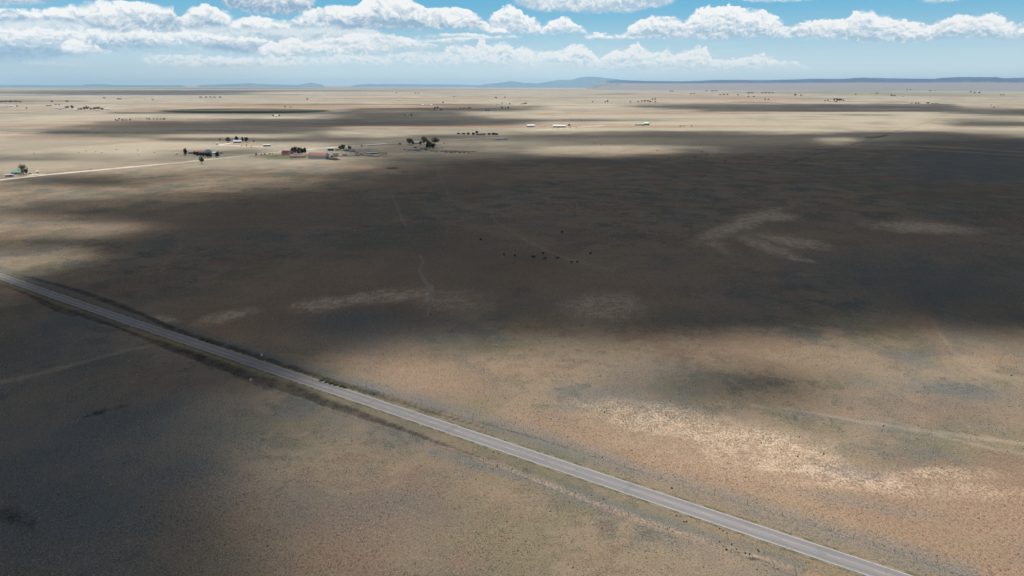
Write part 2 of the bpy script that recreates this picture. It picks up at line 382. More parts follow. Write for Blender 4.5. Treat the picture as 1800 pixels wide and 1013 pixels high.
def ell(x, y, rx, ry, rot=0.0, soft=0.5, jit=0.5, jn=None):
    c, s = math.cos(R(rot)), math.sin(R(rot))
    du, dv = U - x, V - y
    d = np.hypot((du * c + dv * s) / rx, (-du * s + dv * c) / ry) + jit * (n30 if jn is None else jn)
    return np.where(FR, 1 - sstep(1 - soft, 1 + soft, d), 0)
Z = lambda: np.zeros(X.shape)
sand, orange, sage, dark, green, path, red, dry = (Z() for _ in range(8))
def up(M, m, k=1.0): np.maximum(M, m * k, out=M)

# pale sandy ground showing between the tufts
for x, y, rx, ry, ro, k in [(1180, 745, 130, 26, 12, .62), (1330, 780, 140, 28, 14, .66), (1390, 822, 110, 14, 8, .78), (1540, 852, 120, 13, 6, .62), (1640, 835, 90, 11, 0, .5), (1250, 800, 130, 26, 14, .36), (1700, 862, 90, 13, 4, .42),
                            (1300, 396, 66, 10, -20, .9), (1350, 381, 46, 6, 0, .95), (1258, 412, 30, 6, -10, .8), (1620, 400, 80, 8, 3, 1.0), (1560, 396, 30, 4, 0, .7), (1610, 399, 40, 4, 3, 1.1), (1395, 425, 52, 8, 8, 1.0), (1352, 436, 46, 8, 20, .85), (1400, 455, 30, 2.5, 10, .9), (1255, 428, 18, 4, 0, .7),
                            (1270, 440, 20, 5, 30, .3), (1410, 482, 20, 3, 0, .3), (395, 557, 42, 8, -12, 1.0), (285, 560, 24, 5, 10, .6), (565, 535, 42, 9, -6, 1.15), (620, 527, 55, 8, -8, .95), (690, 520, 60, 10, -6, .9), (755, 520, 10, 14, 0, .9),
                            (1060, 540, 60, 20, 0, .7), (790, 530, 60, 20, 5, .4), (1520, 560, 60, 14, 0, .2)]:
    up(sand, ell(x, y, rx, ry, ro, .8, .6, 0.55 * n30 + 0.8 * n8), k * (1.35 if y < 600 else 1.0))
# rust-toned grass
for x, y, rx, ry, ro, k in [(1500, 930, 330, 90, 20, .75), (1280, 850, 200, 50, 18, .8), (1000, 760, 160, 30, 12, .7), (760, 660, 150, 40, 14, .6), (900, 640, 200, 26, 0, .35), (1700, 900, 200, 70, 0, .8), (1640, 720, 200, 30, 0, .45),
                            (1440, 640, 160, 26, 0, .4), (640, 600, 160, 40, 0, .3), (420, 560, 120, 40, 10, .7), (700, 500, 240, 50, 0, .65), (520, 520, 160, 40, 0, .6), (1060, 520, 160, 60, 0, .65), (1380, 430, 160, 40, 0, .5), (1620, 420, 140, 30, 0, .45), (420, 380, 240, 30, -4, .45), (1250, 470, 120, 40, 0, .4), (900, 420, 120, 40, 0, .35), (1640, 590, 60, 16, 40, .45), (1730, 630, 90, 24, 0, .4),
                            (860, 860, 120, 50, 10, .2), (250, 690, 80, 26, -20, .3), (120, 725, 120, 26, -14, .35), (260, 850, 50, 26, 10, .4), (390, 900, 110, 70, 0, .5), (720, 960, 200, 50, 0, .3), (560, 960, 160, 50, 0, .35), (860, 312, 220, 12, -4, .5), (700, 296, 90, 5, 0, .4)]:
    up(orange, ell(x, y, rx, ry, ro, .7, .6, n120), k)
# grey sage flats
for x, y, rx, ry, ro, k in [(650, 570, 130, 24, 0, .7), (740, 590, 120, 22, 0, .6), (1180, 660, 110, 26, 8, .5), (1600, 480, 200, 50, 0, .6), (1700, 290, 130, 26, 0, .9), (1340, 510, 120, 40, 0, .3), (1690, 690, 140, 20, 8, .7), (1480, 830, 60, 12, 8, .7),
                            (150, 850, 280, 140, -10, 1.2), (60, 640, 140, 50, -10, .7), (330, 960, 160, 40, 0, .4), (100, 600, 120, 40, -10, .45), (620, 740, 140, 30, 14, .3), (420, 420, 200, 40, 0, .3), (1500, 742, 180, 8, 8, .5), (1240, 560, 120, 20, 0, .4), (560, 900, 200, 60, 0, .35), (1680, 560, 120, 30, 0, .3),
                            (1540, 890, 110, 12, 10, .45), (1120, 700, 120, 12, 8, .4), (1300, 265, 120, 6, 2, .5)]:
    up(sage, ell(x, y, rx, ry, ro, .7, .6, n120), k)
# road corridor: mown verges, dark weedy ditches, rusty disturbed strip along the fence
road_c = [(-120, 452), (-60, 466), (0, 484), (100, 519), (200, 554.5), (300, 592.5), (400, 628), (512, 664), (625, 699), (737, 734), (850, 772), (975, 815), (1100, 857), (1200, 891), (1325, 935), (1450, 977), (1560, 1013), (1700, 1062)]
def off(pts, o0, o1):
    n = len(pts) - 1
    return [(x, y + o0 + (o1 - o0) * i / n) for i, (x, y) in enumerate(pts)]
up(green, stroke(off(road_c, 6, 24), [4, 5, 6, 7, 8, 9, 11, 13, 15, 17, 19, 20, 21, 22, 23, 24, 25, 26], .8, .5), .28)
up(green, stroke(off(road_c, -5, -22), [3, 4, 4, 5, 5, 6, 7, 8, 9, 11, 13, 15, 16, 17, 18, 19, 20, 21], .8, .5), .24)
up(sage, stroke(off(road_c, -9, -46), [3, 4, 4, 5, 5, 6, 7, 8, 9, 11, 13, 15, 16, 17, 18, 19, 20, 21], .7, .4), .8)
up(sage, stroke([(760, 795), (900, 830), (1100, 900), (1250, 950), (1400, 1000)], [8, 10, 12, 14, 16], .8, .5), .8)
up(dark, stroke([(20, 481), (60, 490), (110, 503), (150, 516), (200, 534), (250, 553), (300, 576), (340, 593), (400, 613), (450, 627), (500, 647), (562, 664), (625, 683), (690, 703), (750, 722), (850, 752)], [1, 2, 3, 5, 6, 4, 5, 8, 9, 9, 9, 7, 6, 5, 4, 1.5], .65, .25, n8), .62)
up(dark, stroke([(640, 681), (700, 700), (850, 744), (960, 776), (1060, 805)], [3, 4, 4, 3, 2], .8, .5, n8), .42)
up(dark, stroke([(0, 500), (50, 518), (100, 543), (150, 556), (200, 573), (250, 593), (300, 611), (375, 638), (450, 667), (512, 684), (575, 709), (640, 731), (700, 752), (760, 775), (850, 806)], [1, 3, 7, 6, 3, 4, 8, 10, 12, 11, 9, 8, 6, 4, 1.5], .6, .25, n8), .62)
up(dark, ell(928, 829, 13, 6, 20, .9, .9, n8), .45)
up(dark, ell(724, 764, 8, 4, 20, .4, .4, n8), .6)
up(dark, stroke([(145, 735), (185, 722), (240, 708)], [2, 4, 1.5], .9, .8, n8), .6)
up(dark, ell(22, 905, 26, 24, 0, 1.0, 1.5, n8), .62)
up(dark, ell(130, 905, 24, 6, -20, .6, .8, n8), .5)
up(dark, ell(60, 640, 100, 22, -12, .6, .5), .3)
up(orange, stroke([(840, 808), (900, 826), (980, 858), (1060, 890), (1140, 920), (1220, 946), (1300, 972), (1390, 1000), (1460, 1024)], [4, 5, 6, 6, 7, 8, 8, 9, 10], .5, .4, n8), 1.0)
up(sand, stroke([(880, 820), (980, 857), (1060, 889), (1140, 919), (1220, 945), (1300, 970), (1390, 998)], [1, 2, 2, 3, 3, 3, 3], .7, .6, n8), .4)
up(orange, stroke([(180, 571), (240, 583), (330, 610), (420, 650)], [2, 3, 3, 2], .6, .5, n8), .8)
up(dark, stroke([(1270, 960), (1330, 985), (1400, 1004)], [1.2, 2.2, 2], .8, .8, n8), .7)
up(dark, stroke([(1015, 870), (1090, 898), (1150, 922)], [.8, 1, .8], .8, .8, n8), .4)
# faint grazing trails and two-tracks
tr = [([(690, 345), (697, 360), (706, 384), (716, 402)], [1, 1.2, 1.2, .8], .5), ([(738, 449), (744, 460), (737, 475), (745, 492), (754, 505)], [1.2, 1.5, 1.5, 2, 3], .7), ([(754, 503), (760, 515), (755, 530), (753, 552)], [3, 5, 3, .8], .9), ([(862, 370), (870, 388), (900, 408), (938, 431), (962, 437)], [.8, 1, 1, 1, 1], .5),
      ([(935, 424), (950, 437), (975, 446), (1000, 456), (1080, 476)], [.8, 1, 1, .8, .6], .5), ([(284, 476), (292, 460), (312, 442), (322, 430)], [.7, .9, .9, .7], .4), ([(768, 300), (778, 320), (790, 345)], [.8, 1, .6], .3),
      ([(0, 672), (60, 660), (110, 646), (170, 630), (230, 614), (262, 610)], [3.4, 3, 2.8, 2.2, 2, 1.5], .75), ([(1640, 565), (1652, 588), (1672, 612), (1700, 640), (1740, 660), (1800, 668)], [1, 2, 3, 4, 5, 5], .32),
      ([(1320, 712), (1420, 724), (1520, 742), (1620, 757), (1720, 770), (1800, 780)], [1.2, 1.5, 2, 3, 3, 3], .6), ([(1640, 764), (1720, 782), (1800, 800)], [1, 1.5, 2], .55),
      ([(1440, 253), (1540, 254), (1640, 258), (1720, 262), (1800, 268)], [1.2, 1.3, 1.2, 1, 1], .45), ([(1480, 258), (1640, 264), (1800, 274)], [.6, .8, .8], .4)]
for pts, wd, k in tr: up(path, stroke(pts, wd, .5, .35, n8), min(1.6, k * 2.2) if pts[0][1] < 560 else k * 1.5)
up(dark, stroke([(1420, 717), (1520, 737), (1620, 752), (1740, 768), (1800, 776)], [.6, 1, 1, 1, 1], .7, .6, n8), .45)
# drainage line climbing to the right
up(dark, stroke([(1360, 297), (1400, 283), (1440, 270), (1475, 263), (1495, 256), (1535, 243), (1575, 231), (1600, 224), (1640, 212), (1672, 196)], [1, 1.2, 1.2, 1, 1.4, 1.6, .9, .6, .6, .5], .7, .5), .45)
up(dark, stroke([(1520, 242), (1545, 241), (1560, 238)], [1, 1.5, .8], .6), .6)
up(dark, stroke([(1425, 262), (1450, 263), (1472, 263)], [.8, 1, .8], .6), .5)
up(dark, stroke([(1762, 186), (1776, 176), (1790, 166)], [.5, .6, .5], .6), .5)
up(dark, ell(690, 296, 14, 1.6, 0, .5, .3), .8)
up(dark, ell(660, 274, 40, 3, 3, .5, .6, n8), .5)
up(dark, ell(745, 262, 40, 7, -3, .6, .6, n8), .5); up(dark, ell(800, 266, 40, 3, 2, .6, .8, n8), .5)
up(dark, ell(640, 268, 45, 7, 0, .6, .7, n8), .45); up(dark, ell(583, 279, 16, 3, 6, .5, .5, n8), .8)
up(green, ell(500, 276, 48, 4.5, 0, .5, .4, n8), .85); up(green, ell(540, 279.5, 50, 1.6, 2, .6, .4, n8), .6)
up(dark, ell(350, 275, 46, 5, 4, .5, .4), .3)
up(path, ell(25, 309, 50, 2.2, -6, .6, .4), .5)
up(dark, stroke([(10, 278), (60, 268), (80, 275), (120, 275)], [4, 2, 5, 2], .7, .4), .3)
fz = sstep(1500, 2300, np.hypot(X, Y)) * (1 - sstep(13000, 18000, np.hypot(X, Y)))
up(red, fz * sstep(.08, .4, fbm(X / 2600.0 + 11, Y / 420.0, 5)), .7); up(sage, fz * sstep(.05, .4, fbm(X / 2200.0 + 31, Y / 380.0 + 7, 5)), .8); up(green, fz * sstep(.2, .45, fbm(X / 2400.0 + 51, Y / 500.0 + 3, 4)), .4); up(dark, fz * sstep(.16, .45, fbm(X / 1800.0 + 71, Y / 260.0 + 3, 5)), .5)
# cultivated ground far off: a dark irrigated circle, green strips, bare red fields
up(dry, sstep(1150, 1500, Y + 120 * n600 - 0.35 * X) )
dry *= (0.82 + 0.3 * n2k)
m = ell(430, 195.2, 150, 4.3, 0, .12, .06, n120); green *= (1 - m); up(green, m, 1.9 + 0.5 * n120)
up(red, ell(520, 187, 260, 3.6, 1, .6, .3), .8); up(red, ell(700, 190, 110, 3.2, 0, .6, .3), .9); up(red, ell(250, 192, 60, 2.2, -2, .6, .3), .7); up(red, ell(1300, 172, 150, 4, 1, .6, .3), .6); up(red, ell(60, 325, 1, 1), 0)
up(green, ell(790, 184.5, 75, 1.7, 0, .4, .2), .9); up(green, ell(1325, 180.5, 48, 1.2, 1, .4, .2), .9); up(green, ell(1080, 165.5, 40, 1.4, -1, .5, .2), .7); up(green, ell(1390, 163, 120, 2, 0, .6, .4), .6); up(green, ell(1600, 166, 170, 3.6, .6, .7, .4), .55); up(green, ell(1500, 161, 90, 1, 0, .6, .3), .6)
# thin dark strips and pale lake-bed strips toward the skyline
far = sstep(13000, 17000, np.hypot(X, Y)); fw = fbm(X / 15000.0 + 2, Y / 1100.0, 4)
up(dark, far * sstep(0.05, 0.3, fw), .7)
up(sand, far * sstep(0.15, 0.3, fbm(X / 12000.0 + 7, Y / 1200.0, 4)), .8)
up(dark, ell(1280, 156.5, 105, .8, 0, .4, .1), .9); up(dark, ell(820, 158, 300, .8, 0, .5, .3), .5)

co = np.stack([X, Y, np.zeros_like(X)], -1).reshape(-1, 3)
me = np_mesh('ground', np.concatenate([co, [[0, 0, 0]]]), grid_faces(nr, na))
for nm, chans in (('cover_a', (sand, orange, sage, dark)), ('cover_b', (green, path, red, dry))):
    a = me.attributes.new(nm, 'FLOAT_COLOR', 'POINT')
    arr = np.stack([np.clip(c, 0, 3) for c in chans], -1).reshape(-1, 4); arr = np.concatenate([arr, [[0, 0, 0, 0]]])
    a.data.foreach_set('color', arr.astype(np.float32).ravel())
# the middle of the sheet under the drone
me2 = bmesh.new(); me2.from_mesh(me); me2.verts.ensure_lookup_table()
cvi = len(me2.verts) - 1
for j in range(na - 1): me2.faces.new((me2.verts[cvi], me2.verts[j + 1], me2.verts[j]))
me2.to_mesh(me); me2.free()
ground = structure(link(bpy.data.objects.new('ground', me)))

m, nt, out = new_mat('rangeland')
pos = nt.node('ShaderNodeNewGeometry').outputs['Position']
A = nt.attr('cover_a'); B = nt.attr('cover_b')
s_, o_, g_ = nt.sep(A.outputs['Color']); d_ = Sk(nt, A.outputs['Alpha'])
gr_, p_, r_ = nt.sep(B.outputs['Color']); dry_ = Sk(nt, B.outputs['Alpha'])
big = nt.noise(pos, 1 / 210.0, 6.0, 0.62); mid = nt.noise(pos, 1 / 34.0, 6.0, 0.66); sml = nt.noise(pos, 1 / 6.0, 4.0, 0.65)
gp = nt.node('ShaderNodeMapping'); nt.l.new(pos, gp.inputs[0]); gp.inputs['Scale'].default_value = (1, 0.58, 1); gp = gp.outputs[0]      # tuft grain stretched along the viewing direction to offset foreshortening
tuft = nt.noise(gp, 1.7, 3.0, 0.62); grit = nt.noise(gp, 3.4, 2.0, 0.65); lump = nt.noise(gp, 0.55, 3.0, 0.6); hill = nt.noise(pos, 1 / 900.0, 6.0, 0.65); clump = nt.smooth(nt.noise(pos, 1 / 17.0, 5.0, 0.7), 0.38, 0.64)
worm = nt.smooth(nt.noise(gp, 1.3, 2.0, 0.6, dist=0.4), 0.46, 0.60)        # bare lanes winding between the tufts
TAN, TAN2 = (0.285, 0.228, 0.168), (0.195, 0.168, 0.132)
c = nt.mix(nt.smooth(big + (mid - 0.5) * 0.7, 0.36, 0.64), TAN, TAN2)
c = nt.mix(nt.smooth(mid + (sml - 0.5) * 0.5, 0.50, 0.66) * 0.75, c, (0.125, 0.132, 0.118))
c = nt.mix(nt.smooth(nt.noise(nt.xyz(nt.sep(pos)[0] - 700.0, nt.sep(pos)[1] + 133.0), 1 / 48.0, 6.0, 0.68) + (sml - 0.5) * 0.3, 0.50, 0.64) * 0.65, c, (0.185, 0.172, 0.112))
m2 = nt.noise(nt.xyz(nt.sep(pos)[0] + 900.0, nt.sep(pos)[1] + 333.0), 1 / 80.0, 6.0, 0.68)
c = nt.mix(nt.smooth(m2 + (sml - 0.5) * 0.35, 0.51, 0.66) * 0.7, c, (0.215, 0.15, 0.115))
c = nt.mix(nt.smooth(m2 + (sml - 0.5) * 0.35, 0.46, 0.34) * 0.5, c, (0.17, 0.172, 0.172))
c = nt.mix(nt.smooth(mid + (sml - 0.5) * 0.9, 0.46, 0.28) * 0.32, c, (0.30, 0.205, 0.135))
c = nt.mix((o_ * (0.2 + mid * 1.1)).clamp() * 0.9, c, (0.33, 0.215, 0.15))
c = nt.mix((g_ * (0.2 + mid * 1.3)).clamp() * 0.85, c, (0.142, 0.16, 0.172))
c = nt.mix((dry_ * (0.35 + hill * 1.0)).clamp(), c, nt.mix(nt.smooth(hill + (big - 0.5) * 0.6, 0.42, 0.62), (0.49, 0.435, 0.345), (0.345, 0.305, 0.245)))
# tufts: dark hearts and straw tips, stronger where the grass is open
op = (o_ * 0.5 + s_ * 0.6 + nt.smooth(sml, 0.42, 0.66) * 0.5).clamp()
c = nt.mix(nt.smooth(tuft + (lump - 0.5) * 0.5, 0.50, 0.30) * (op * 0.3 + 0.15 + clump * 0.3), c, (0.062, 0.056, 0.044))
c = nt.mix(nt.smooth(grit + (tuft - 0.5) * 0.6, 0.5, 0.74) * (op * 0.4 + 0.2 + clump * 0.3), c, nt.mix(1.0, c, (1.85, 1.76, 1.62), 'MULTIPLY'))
lane = worm
sandm = (s_ * 1.45 * (lane * 0.85 + nt.smooth(sml, 0.42, 0.62) * 0.45) * nt.smooth(mid + (sml - 0.5) * 0.5, 0.22, 0.48) + (s_ - 0.85).max(0.0) * 0.35).clamp()
c = nt.mix(sandm, c, (0.61, 0.465, 0.345))
c = nt.mix((o_ * lane * 0.42).clamp(), c, (0.45, 0.31, 0.215))
gc = nt.mix(nt.smooth(gr_, 0.9, 1.6), (0.15, 0.15, 0.08), (0.03, 0.055, 0.04))
c = nt.mix((gr_ * (0.45 + mid * 0.9)).clamp(), c, gc)
c = nt.mix((r_ * (0.5 + big * 0.8)).clamp(), c, (0.30, 0.195, 0.14))
c = nt.mix((p_ * (0.2 + sml * 1.1)).clamp() * 0.8, c, nt.mix(nt.smooth(mid, 0.4, 0.6), (0.42, 0.335, 0.265), (0.33, 0.285, 0.235)))
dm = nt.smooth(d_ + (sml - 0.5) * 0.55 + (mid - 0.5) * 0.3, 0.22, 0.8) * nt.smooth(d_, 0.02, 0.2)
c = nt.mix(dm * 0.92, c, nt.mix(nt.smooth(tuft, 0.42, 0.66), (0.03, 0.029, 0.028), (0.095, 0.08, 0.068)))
bump = nt.node('ShaderNodeBump'); bump.inputs['Strength'].default_value = 0.9; bump.inputs['Distance'].default_value = 0.35
nt.put(bump.inputs['Height'], tuft + grit * 0.4 + sml * 0.6)
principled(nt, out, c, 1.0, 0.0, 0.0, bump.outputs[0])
me.materials.append(m)

# ------------------------------------------------------------------ road
RD = [(G(x, y).x, G(x, y).y) for x, y in road_c]
# straight two-lane highway easing into a bend at its far end
q = []
dirv = np.array([1.475, -1.0]); dirv /= np.linalg.norm(dirv); nrm = np.array([-dirv[1], dirv[0]])
for t in np.arange(-1000, 330, 6.0):
    perp = 186.9 + 0.000035 * max(0.0, -t - 330) ** 2.05 * 1.0
    p = dirv * t + nrm * perp
    q.append(p)
q = np.array(q)
tan = np.gradient(q, axis=0); tan /= np.linalg.norm(tan, axis=1)[:, None]; nn = np.stack([-tan[:, 1], tan[:, 0]], 1)
slen = np.concatenate([[0], np.cumsum(np.linalg.norm(np.diff(q, axis=0), axis=1))])
def strip(name, offs, z, mat, uv=True):
    vs, fs = [], []
    k = len(offs)
    for i in range(len(q)):
        for o in offs: p = q[i] + nn[i] * o; vs.append((p[0], p[1], z))
    for i in range(len(q) - 1):
        for j in range(k - 1): a = i * k + j; fs.append((a, a + 1, a + k + 1, a + k)[::-1])
    o = mesh_obj(name, vs, fs, mat)
    at = o.data.attributes.new('lane', 'FLOAT_VECTOR', 'POINT')
    at.data.foreach_set('vector', np.array([(of, slen[i], 0) for i in range(len(q)) for of in offs], np.float32).ravel())
    return structure(o)
m, nt, out = new_mat('worn_asphalt')
la = nt.attr('lane').outputs['Vector']; lx, ly, _ = nt.sep(la)
pos = nt.node('ShaderNodeNewGeometry').outputs['Position']
streak = nt.noise(nt.xyz(lx * 1.6, ly * 0.012), 1.0, 4.0, 0.6); patch = nt.noise(pos, 0.12, 4.0, 0.65); grain = nt.noise(pos, 3.0, 3.0, 0.7)
wheel = nt.smooth((lx.abs() - 1.65).abs(), 1.1, 0.45)
c = nt.mix(nt.smooth(streak, 0.3, 0.7), (0.235, 0.222, 0.228), (0.30, 0.282, 0.285))
c = nt.mix(wheel * 0.34, c, (0.135, 0.13, 0.14))
c = nt.mix(nt.smooth(patch, 0.45, 0.75) * 0.35, c, (0.16, 0.155, 0.165))
seam = nt.noise(nt.xyz(ly * 0.09, 0.0), 1.0, 3.0, 0.8)
c = nt.mix(nt.smooth(seam, 0.62, 0.66) * 0.25, c, (0.12, 0.115, 0.12))
c = nt.mix(grain * 0.25, c, (0.17, 0.162, 0.166))
principled(nt, out, c, 0.85, 0.25)
asphalt = m
m, nt, out = new_mat('gravel_shoulder')
pos = nt.node('ShaderNodeNewGeometry').outputs['Position']
n1 = nt.noise(pos, 0.25, 4.0, 0.7); n2 = nt.noise(pos, 2.5, 2.0, 0.7)
lx = nt.sep(nt.attr('lane').outputs['Vector'])[0].abs()
b_ = principled(nt, out, nt.mix(nt.smooth(n1 + (n2 - 0.5) * 0.6, 0.4, 0.6), (0.235, 0.205, 0.145), (0.12, 0.12, 0.07)), 1.0, 0.0)
nt.put(b_.inputs['Alpha'], nt.smooth(lx + (n1 - 0.5) * 2.4 + (n2 - 0.5) * 0.8, 4.9, 4.1))
shoulder = m
road = strip('road', [-3.45, -1.7, 0, 1.7, 3.45], 0.012, asphalt)
strip('road_verge', [-5.4, -4.4, -3.46], 0.006, shoulder); strip('road_verge', [3.46, 4.4, 5.3], 0.006, shoulder)
def paint_mat(name, col):
    m, nt, out = new_mat(name); pos = nt.node('ShaderNodeNewGeometry').outputs['Position']
    n = nt.noise(pos, 1.2, 4.0, 0.7)
    principled(nt, out, nt.mix(nt.smooth(n, 0.38, 0.7) * 0.75, col, (0.28, 0.27, 0.265)), 0.7, 0.3); return m
white_paint = paint_mat('white_road_paint', (0.68, 0.66, 0.63)); yellow_paint = paint_mat('yellow_road_paint', (0.52, 0.42, 0.25))
def lines(name, items, mat, z):
    vs, fs = [], []
    for s0, s1, o0, o1 in items:
        ss = np.linspace(s0, s1, max(2, int((s1 - s0) / 6) + 1)); b = len(vs)
        for s in ss:
            cx = np.array([np.interp(s, slen, q[:, 0]), np.interp(s, slen, q[:, 1])]); n_ = np.array([np.interp(s, slen, nn[:, 0]), np.interp(s, slen, nn[:, 1])])
            for o in (o0, o1): p = cx + n_ * o; vs.append((p[0], p[1], z))
        for i in range(len(ss) - 1): a = b + 2 * i; fs.append((a, a + 2, a + 3, a + 1))
    return structure(mesh_obj(name, vs, fs, mat))
L = slen[-1]
lines('road_edge_line', [(0, L, -3.17, -3.06), (0, L, 3.06, 3.17)], white_paint, 0.017)
def s_of(px, py):
    g = G(px, py); return slen[np.argmin(np.hypot(q[:, 0] - g.x, q[:, 1] - g.y))]
s_solid = s_of(430, 637)
d0 = s_of(1236, 903)
PER = 11.85
lines('road_centre_line', [(d0 + k * PER, d0 + k * PER + 3.6, -0.08, 0.08) for k in range(-90, 12) if 4 < d0 + k * PER < L - 5] + [(0, s_solid, -0.42, -0.28)], yellow_paint, 0.017)

# bunch grass standing in the nearer pasture, too many to count: low tussocks, each a small lumpy dome
rg = np.random.RandomState(11)
ntf = 260000
rr = 118 * np.exp(rg.rand(ntf) ** 0.9 * math.log(900 / 118.0)); aa = np.radians(rg.uniform(-41, 41, ntf))
tx, ty = rr * np.sin(aa), rr * np.cos(aa)
keep = fbm(tx / 16.0, ty / 22.0, 4) + 0.5 * fbm(tx / 90.0, ty / 90.0, 3) + rg.uniform(-.7, .7, ntf) > 0.0
sroad = np.array([np.interp(tx, q[:, 0], q[:, 1])])[0]
keep &= np.abs((ty - sroad) * dirv[0]) > np.where(tx < -20, 26.0, 12.0)
tx, ty, rr = tx[keep], ty[keep], rr[keep]; n = len(tx)
rad = rg.uniform(.10, .25, n) * np.where(rg.rand(n) < .05, 1.6, 1.0) * np.interp(rr, [100, 300, 900], [.85, 1.0, 1.7]); hgt = rad * rg.uniform(.7, 1.25, n)
yaw = rg.uniform(0, 6.28, n)
vv_ = np.zeros((n, 6, 3))
for k in range(5):
    t_ = yaw + k * 2 * math.pi / 5; rk = rad * rg.uniform(.75, 1.25, n)
    vv_[:, k, 0] = tx + rk * np.cos(t_); vv_[:, k, 1] = ty + rk * np.sin(t_); vv_[:, k, 2] = -0.02 + hgt * rg.uniform(0, .25, n)
vv_[:, 5, 0] = tx + rad * rg.uniform(-.3, .3, n); vv_[:, 5, 1] = ty + rad * rg.uniform(-.3, .3, n); vv_[:, 5, 2] = hgt
b_ = (np.arange(n) * 6)[:, None]
tri = np.stack([np.concatenate([b_ + k, b_ + (k + 1) % 5, b_ + 5], 1) for k in range(5)], 1).reshape(-1, 3)
tm = bpy.data.meshes.new('grass'); tm.vertices.add(n * 6); tm.vertices.foreach_set('co', vv_.astype(np.float32).ravel())
tm.loops.add(tri.size); tm.loops.foreach_set('vertex_index', tri.astype(np.int32).ravel()); tm.polygons.add(len(tri)); tm.polygons.foreach_set('loop_start', np.arange(0, tri.size, 3, dtype=np.int32)); tm.update(calc_edges=True)
sh_ = tm.attributes.new('sort', 'FLOAT', 'POINT'); sh_.data.foreach_set('value', np.repeat(rg.rand(n), 6).astype(np.float32))
m, nt, out = new_mat('bunch_grass'); pos = nt.node('ShaderNodeNewGeometry').outputs['Position']
so = Sk(nt, nt.attr('sort').outputs['Fac']); pn = nt.noise(pos, 1 / 34.0, 4.0, 0.6)
gcol = nt.mix(nt.smooth(so + (pn - 0.5) * 0.9, 0.5, 0.62), (0.56, 0.47, 0.345), nt.mix(nt.smooth(so, 0.84, 0.93), (0.38, 0.32, 0.235), (0.15, 0.137, 0.10)))
g1 = principled(nt, out, gcol, 1.0, 0.0); g2 = nt.node('ShaderNodeBsdfTranslucent'); nt.put(g2.inputs[0], gcol); g3 = nt.node('ShaderNodeMixShader'); g3.inputs[0].default_value = 0.45
nt.l.new(g1.outputs[0], g3.inputs[1]); nt.l.new(g2.outputs[0], g3.inputs[2]); nt.l.new(g3.outputs[0], out.inputs[0]); tm.materials.append(m)
grass = link(bpy.data.objects.new('grass', tm)); grass['kind'] = 'stuff'

# gravel ranch road, pale in the sun, and farm drives
def track(name, pts, wm, mat, z=0.02):
    P = [G(*p) for p in pts]; vs, fs = [], []
    fine_ = []
    for i in range(len(P) - 1):
        n = max(1, int((P[i + 1] - P[i]).length / 25))
        for k in range(n): fine_.append(P[i].lerp(P[i + 1], k / n))
    fine_.append(P[-1])
    for i, p in enumerate(fine_):
        t = (fine_[min(i + 1, len(fine_) - 1)] - fine_[max(i - 1, 0)]).normalized(); n = Vector((-t.y, t.x, 0))
        w2 = wm / 2 * (1 + 0.12 * math.sin(i * 1.7))
        for o in (-w2, w2): v = p + n * o; vs.append((v.x, v.y, z))
    for i in range(len(fine_) - 1): a = 2 * i; fs.append((a, a + 1, a + 3, a + 2)[::-1])
    o = mesh_obj(name, vs, fs, mat)
    return structure(o)
m, nt, out = new_mat('caliche_gravel'); pos = nt.node('ShaderNodeNewGeometry').outputs['Position']
n1 = nt.noise(pos, 0.05, 4.0, 0.65); n2 = nt.noise(pos, 0.7, 3.0, 0.7)
principled(nt, out, nt.mix(nt.smooth(n1 + (n2 - 0.5) * 0.5, 0.4, 0.65), (0.70, 0.63, 0.54), (0.52, 0.46, 0.38)), 1.0, 0.0)
caliche = m
track('gravel_road', [(-140, 325), (-60, 321), (0, 316.6), (89, 306.6), (200, 296.5), (320, 285.4), (400, 277), (447, 271.8), (495, 267.2), (538, 263.2), (575, 260), (620, 256.5), (680, 252.5)], 11.5, caliche)
track('farm_drive', [(384, 255.2), (400, 252.6), (415, 250.6)], 9, caliche, 0.024)
track('farm_drive', [(384, 255.2), (410, 256.2), (440, 257.6), (464, 258.6)], 8, caliche, 0.028)
track('farm_drive', [(50, 308.5), (60, 307.2), (72, 306.8), (89, 307.2)], 9, caliche, 0.026)
track('farm_drive', [(945, 229.5), (975, 227), (1005, 224.8), (1060, 221)], 9, caliche, 0.03)
track('farm_drive', [(1020, 222), (1060, 220.4), (1100, 220)], 9, caliche, 0.034)
track('farm_drive', [(795, 246), (840, 243), (900, 241)], 9, caliche, 0.022)

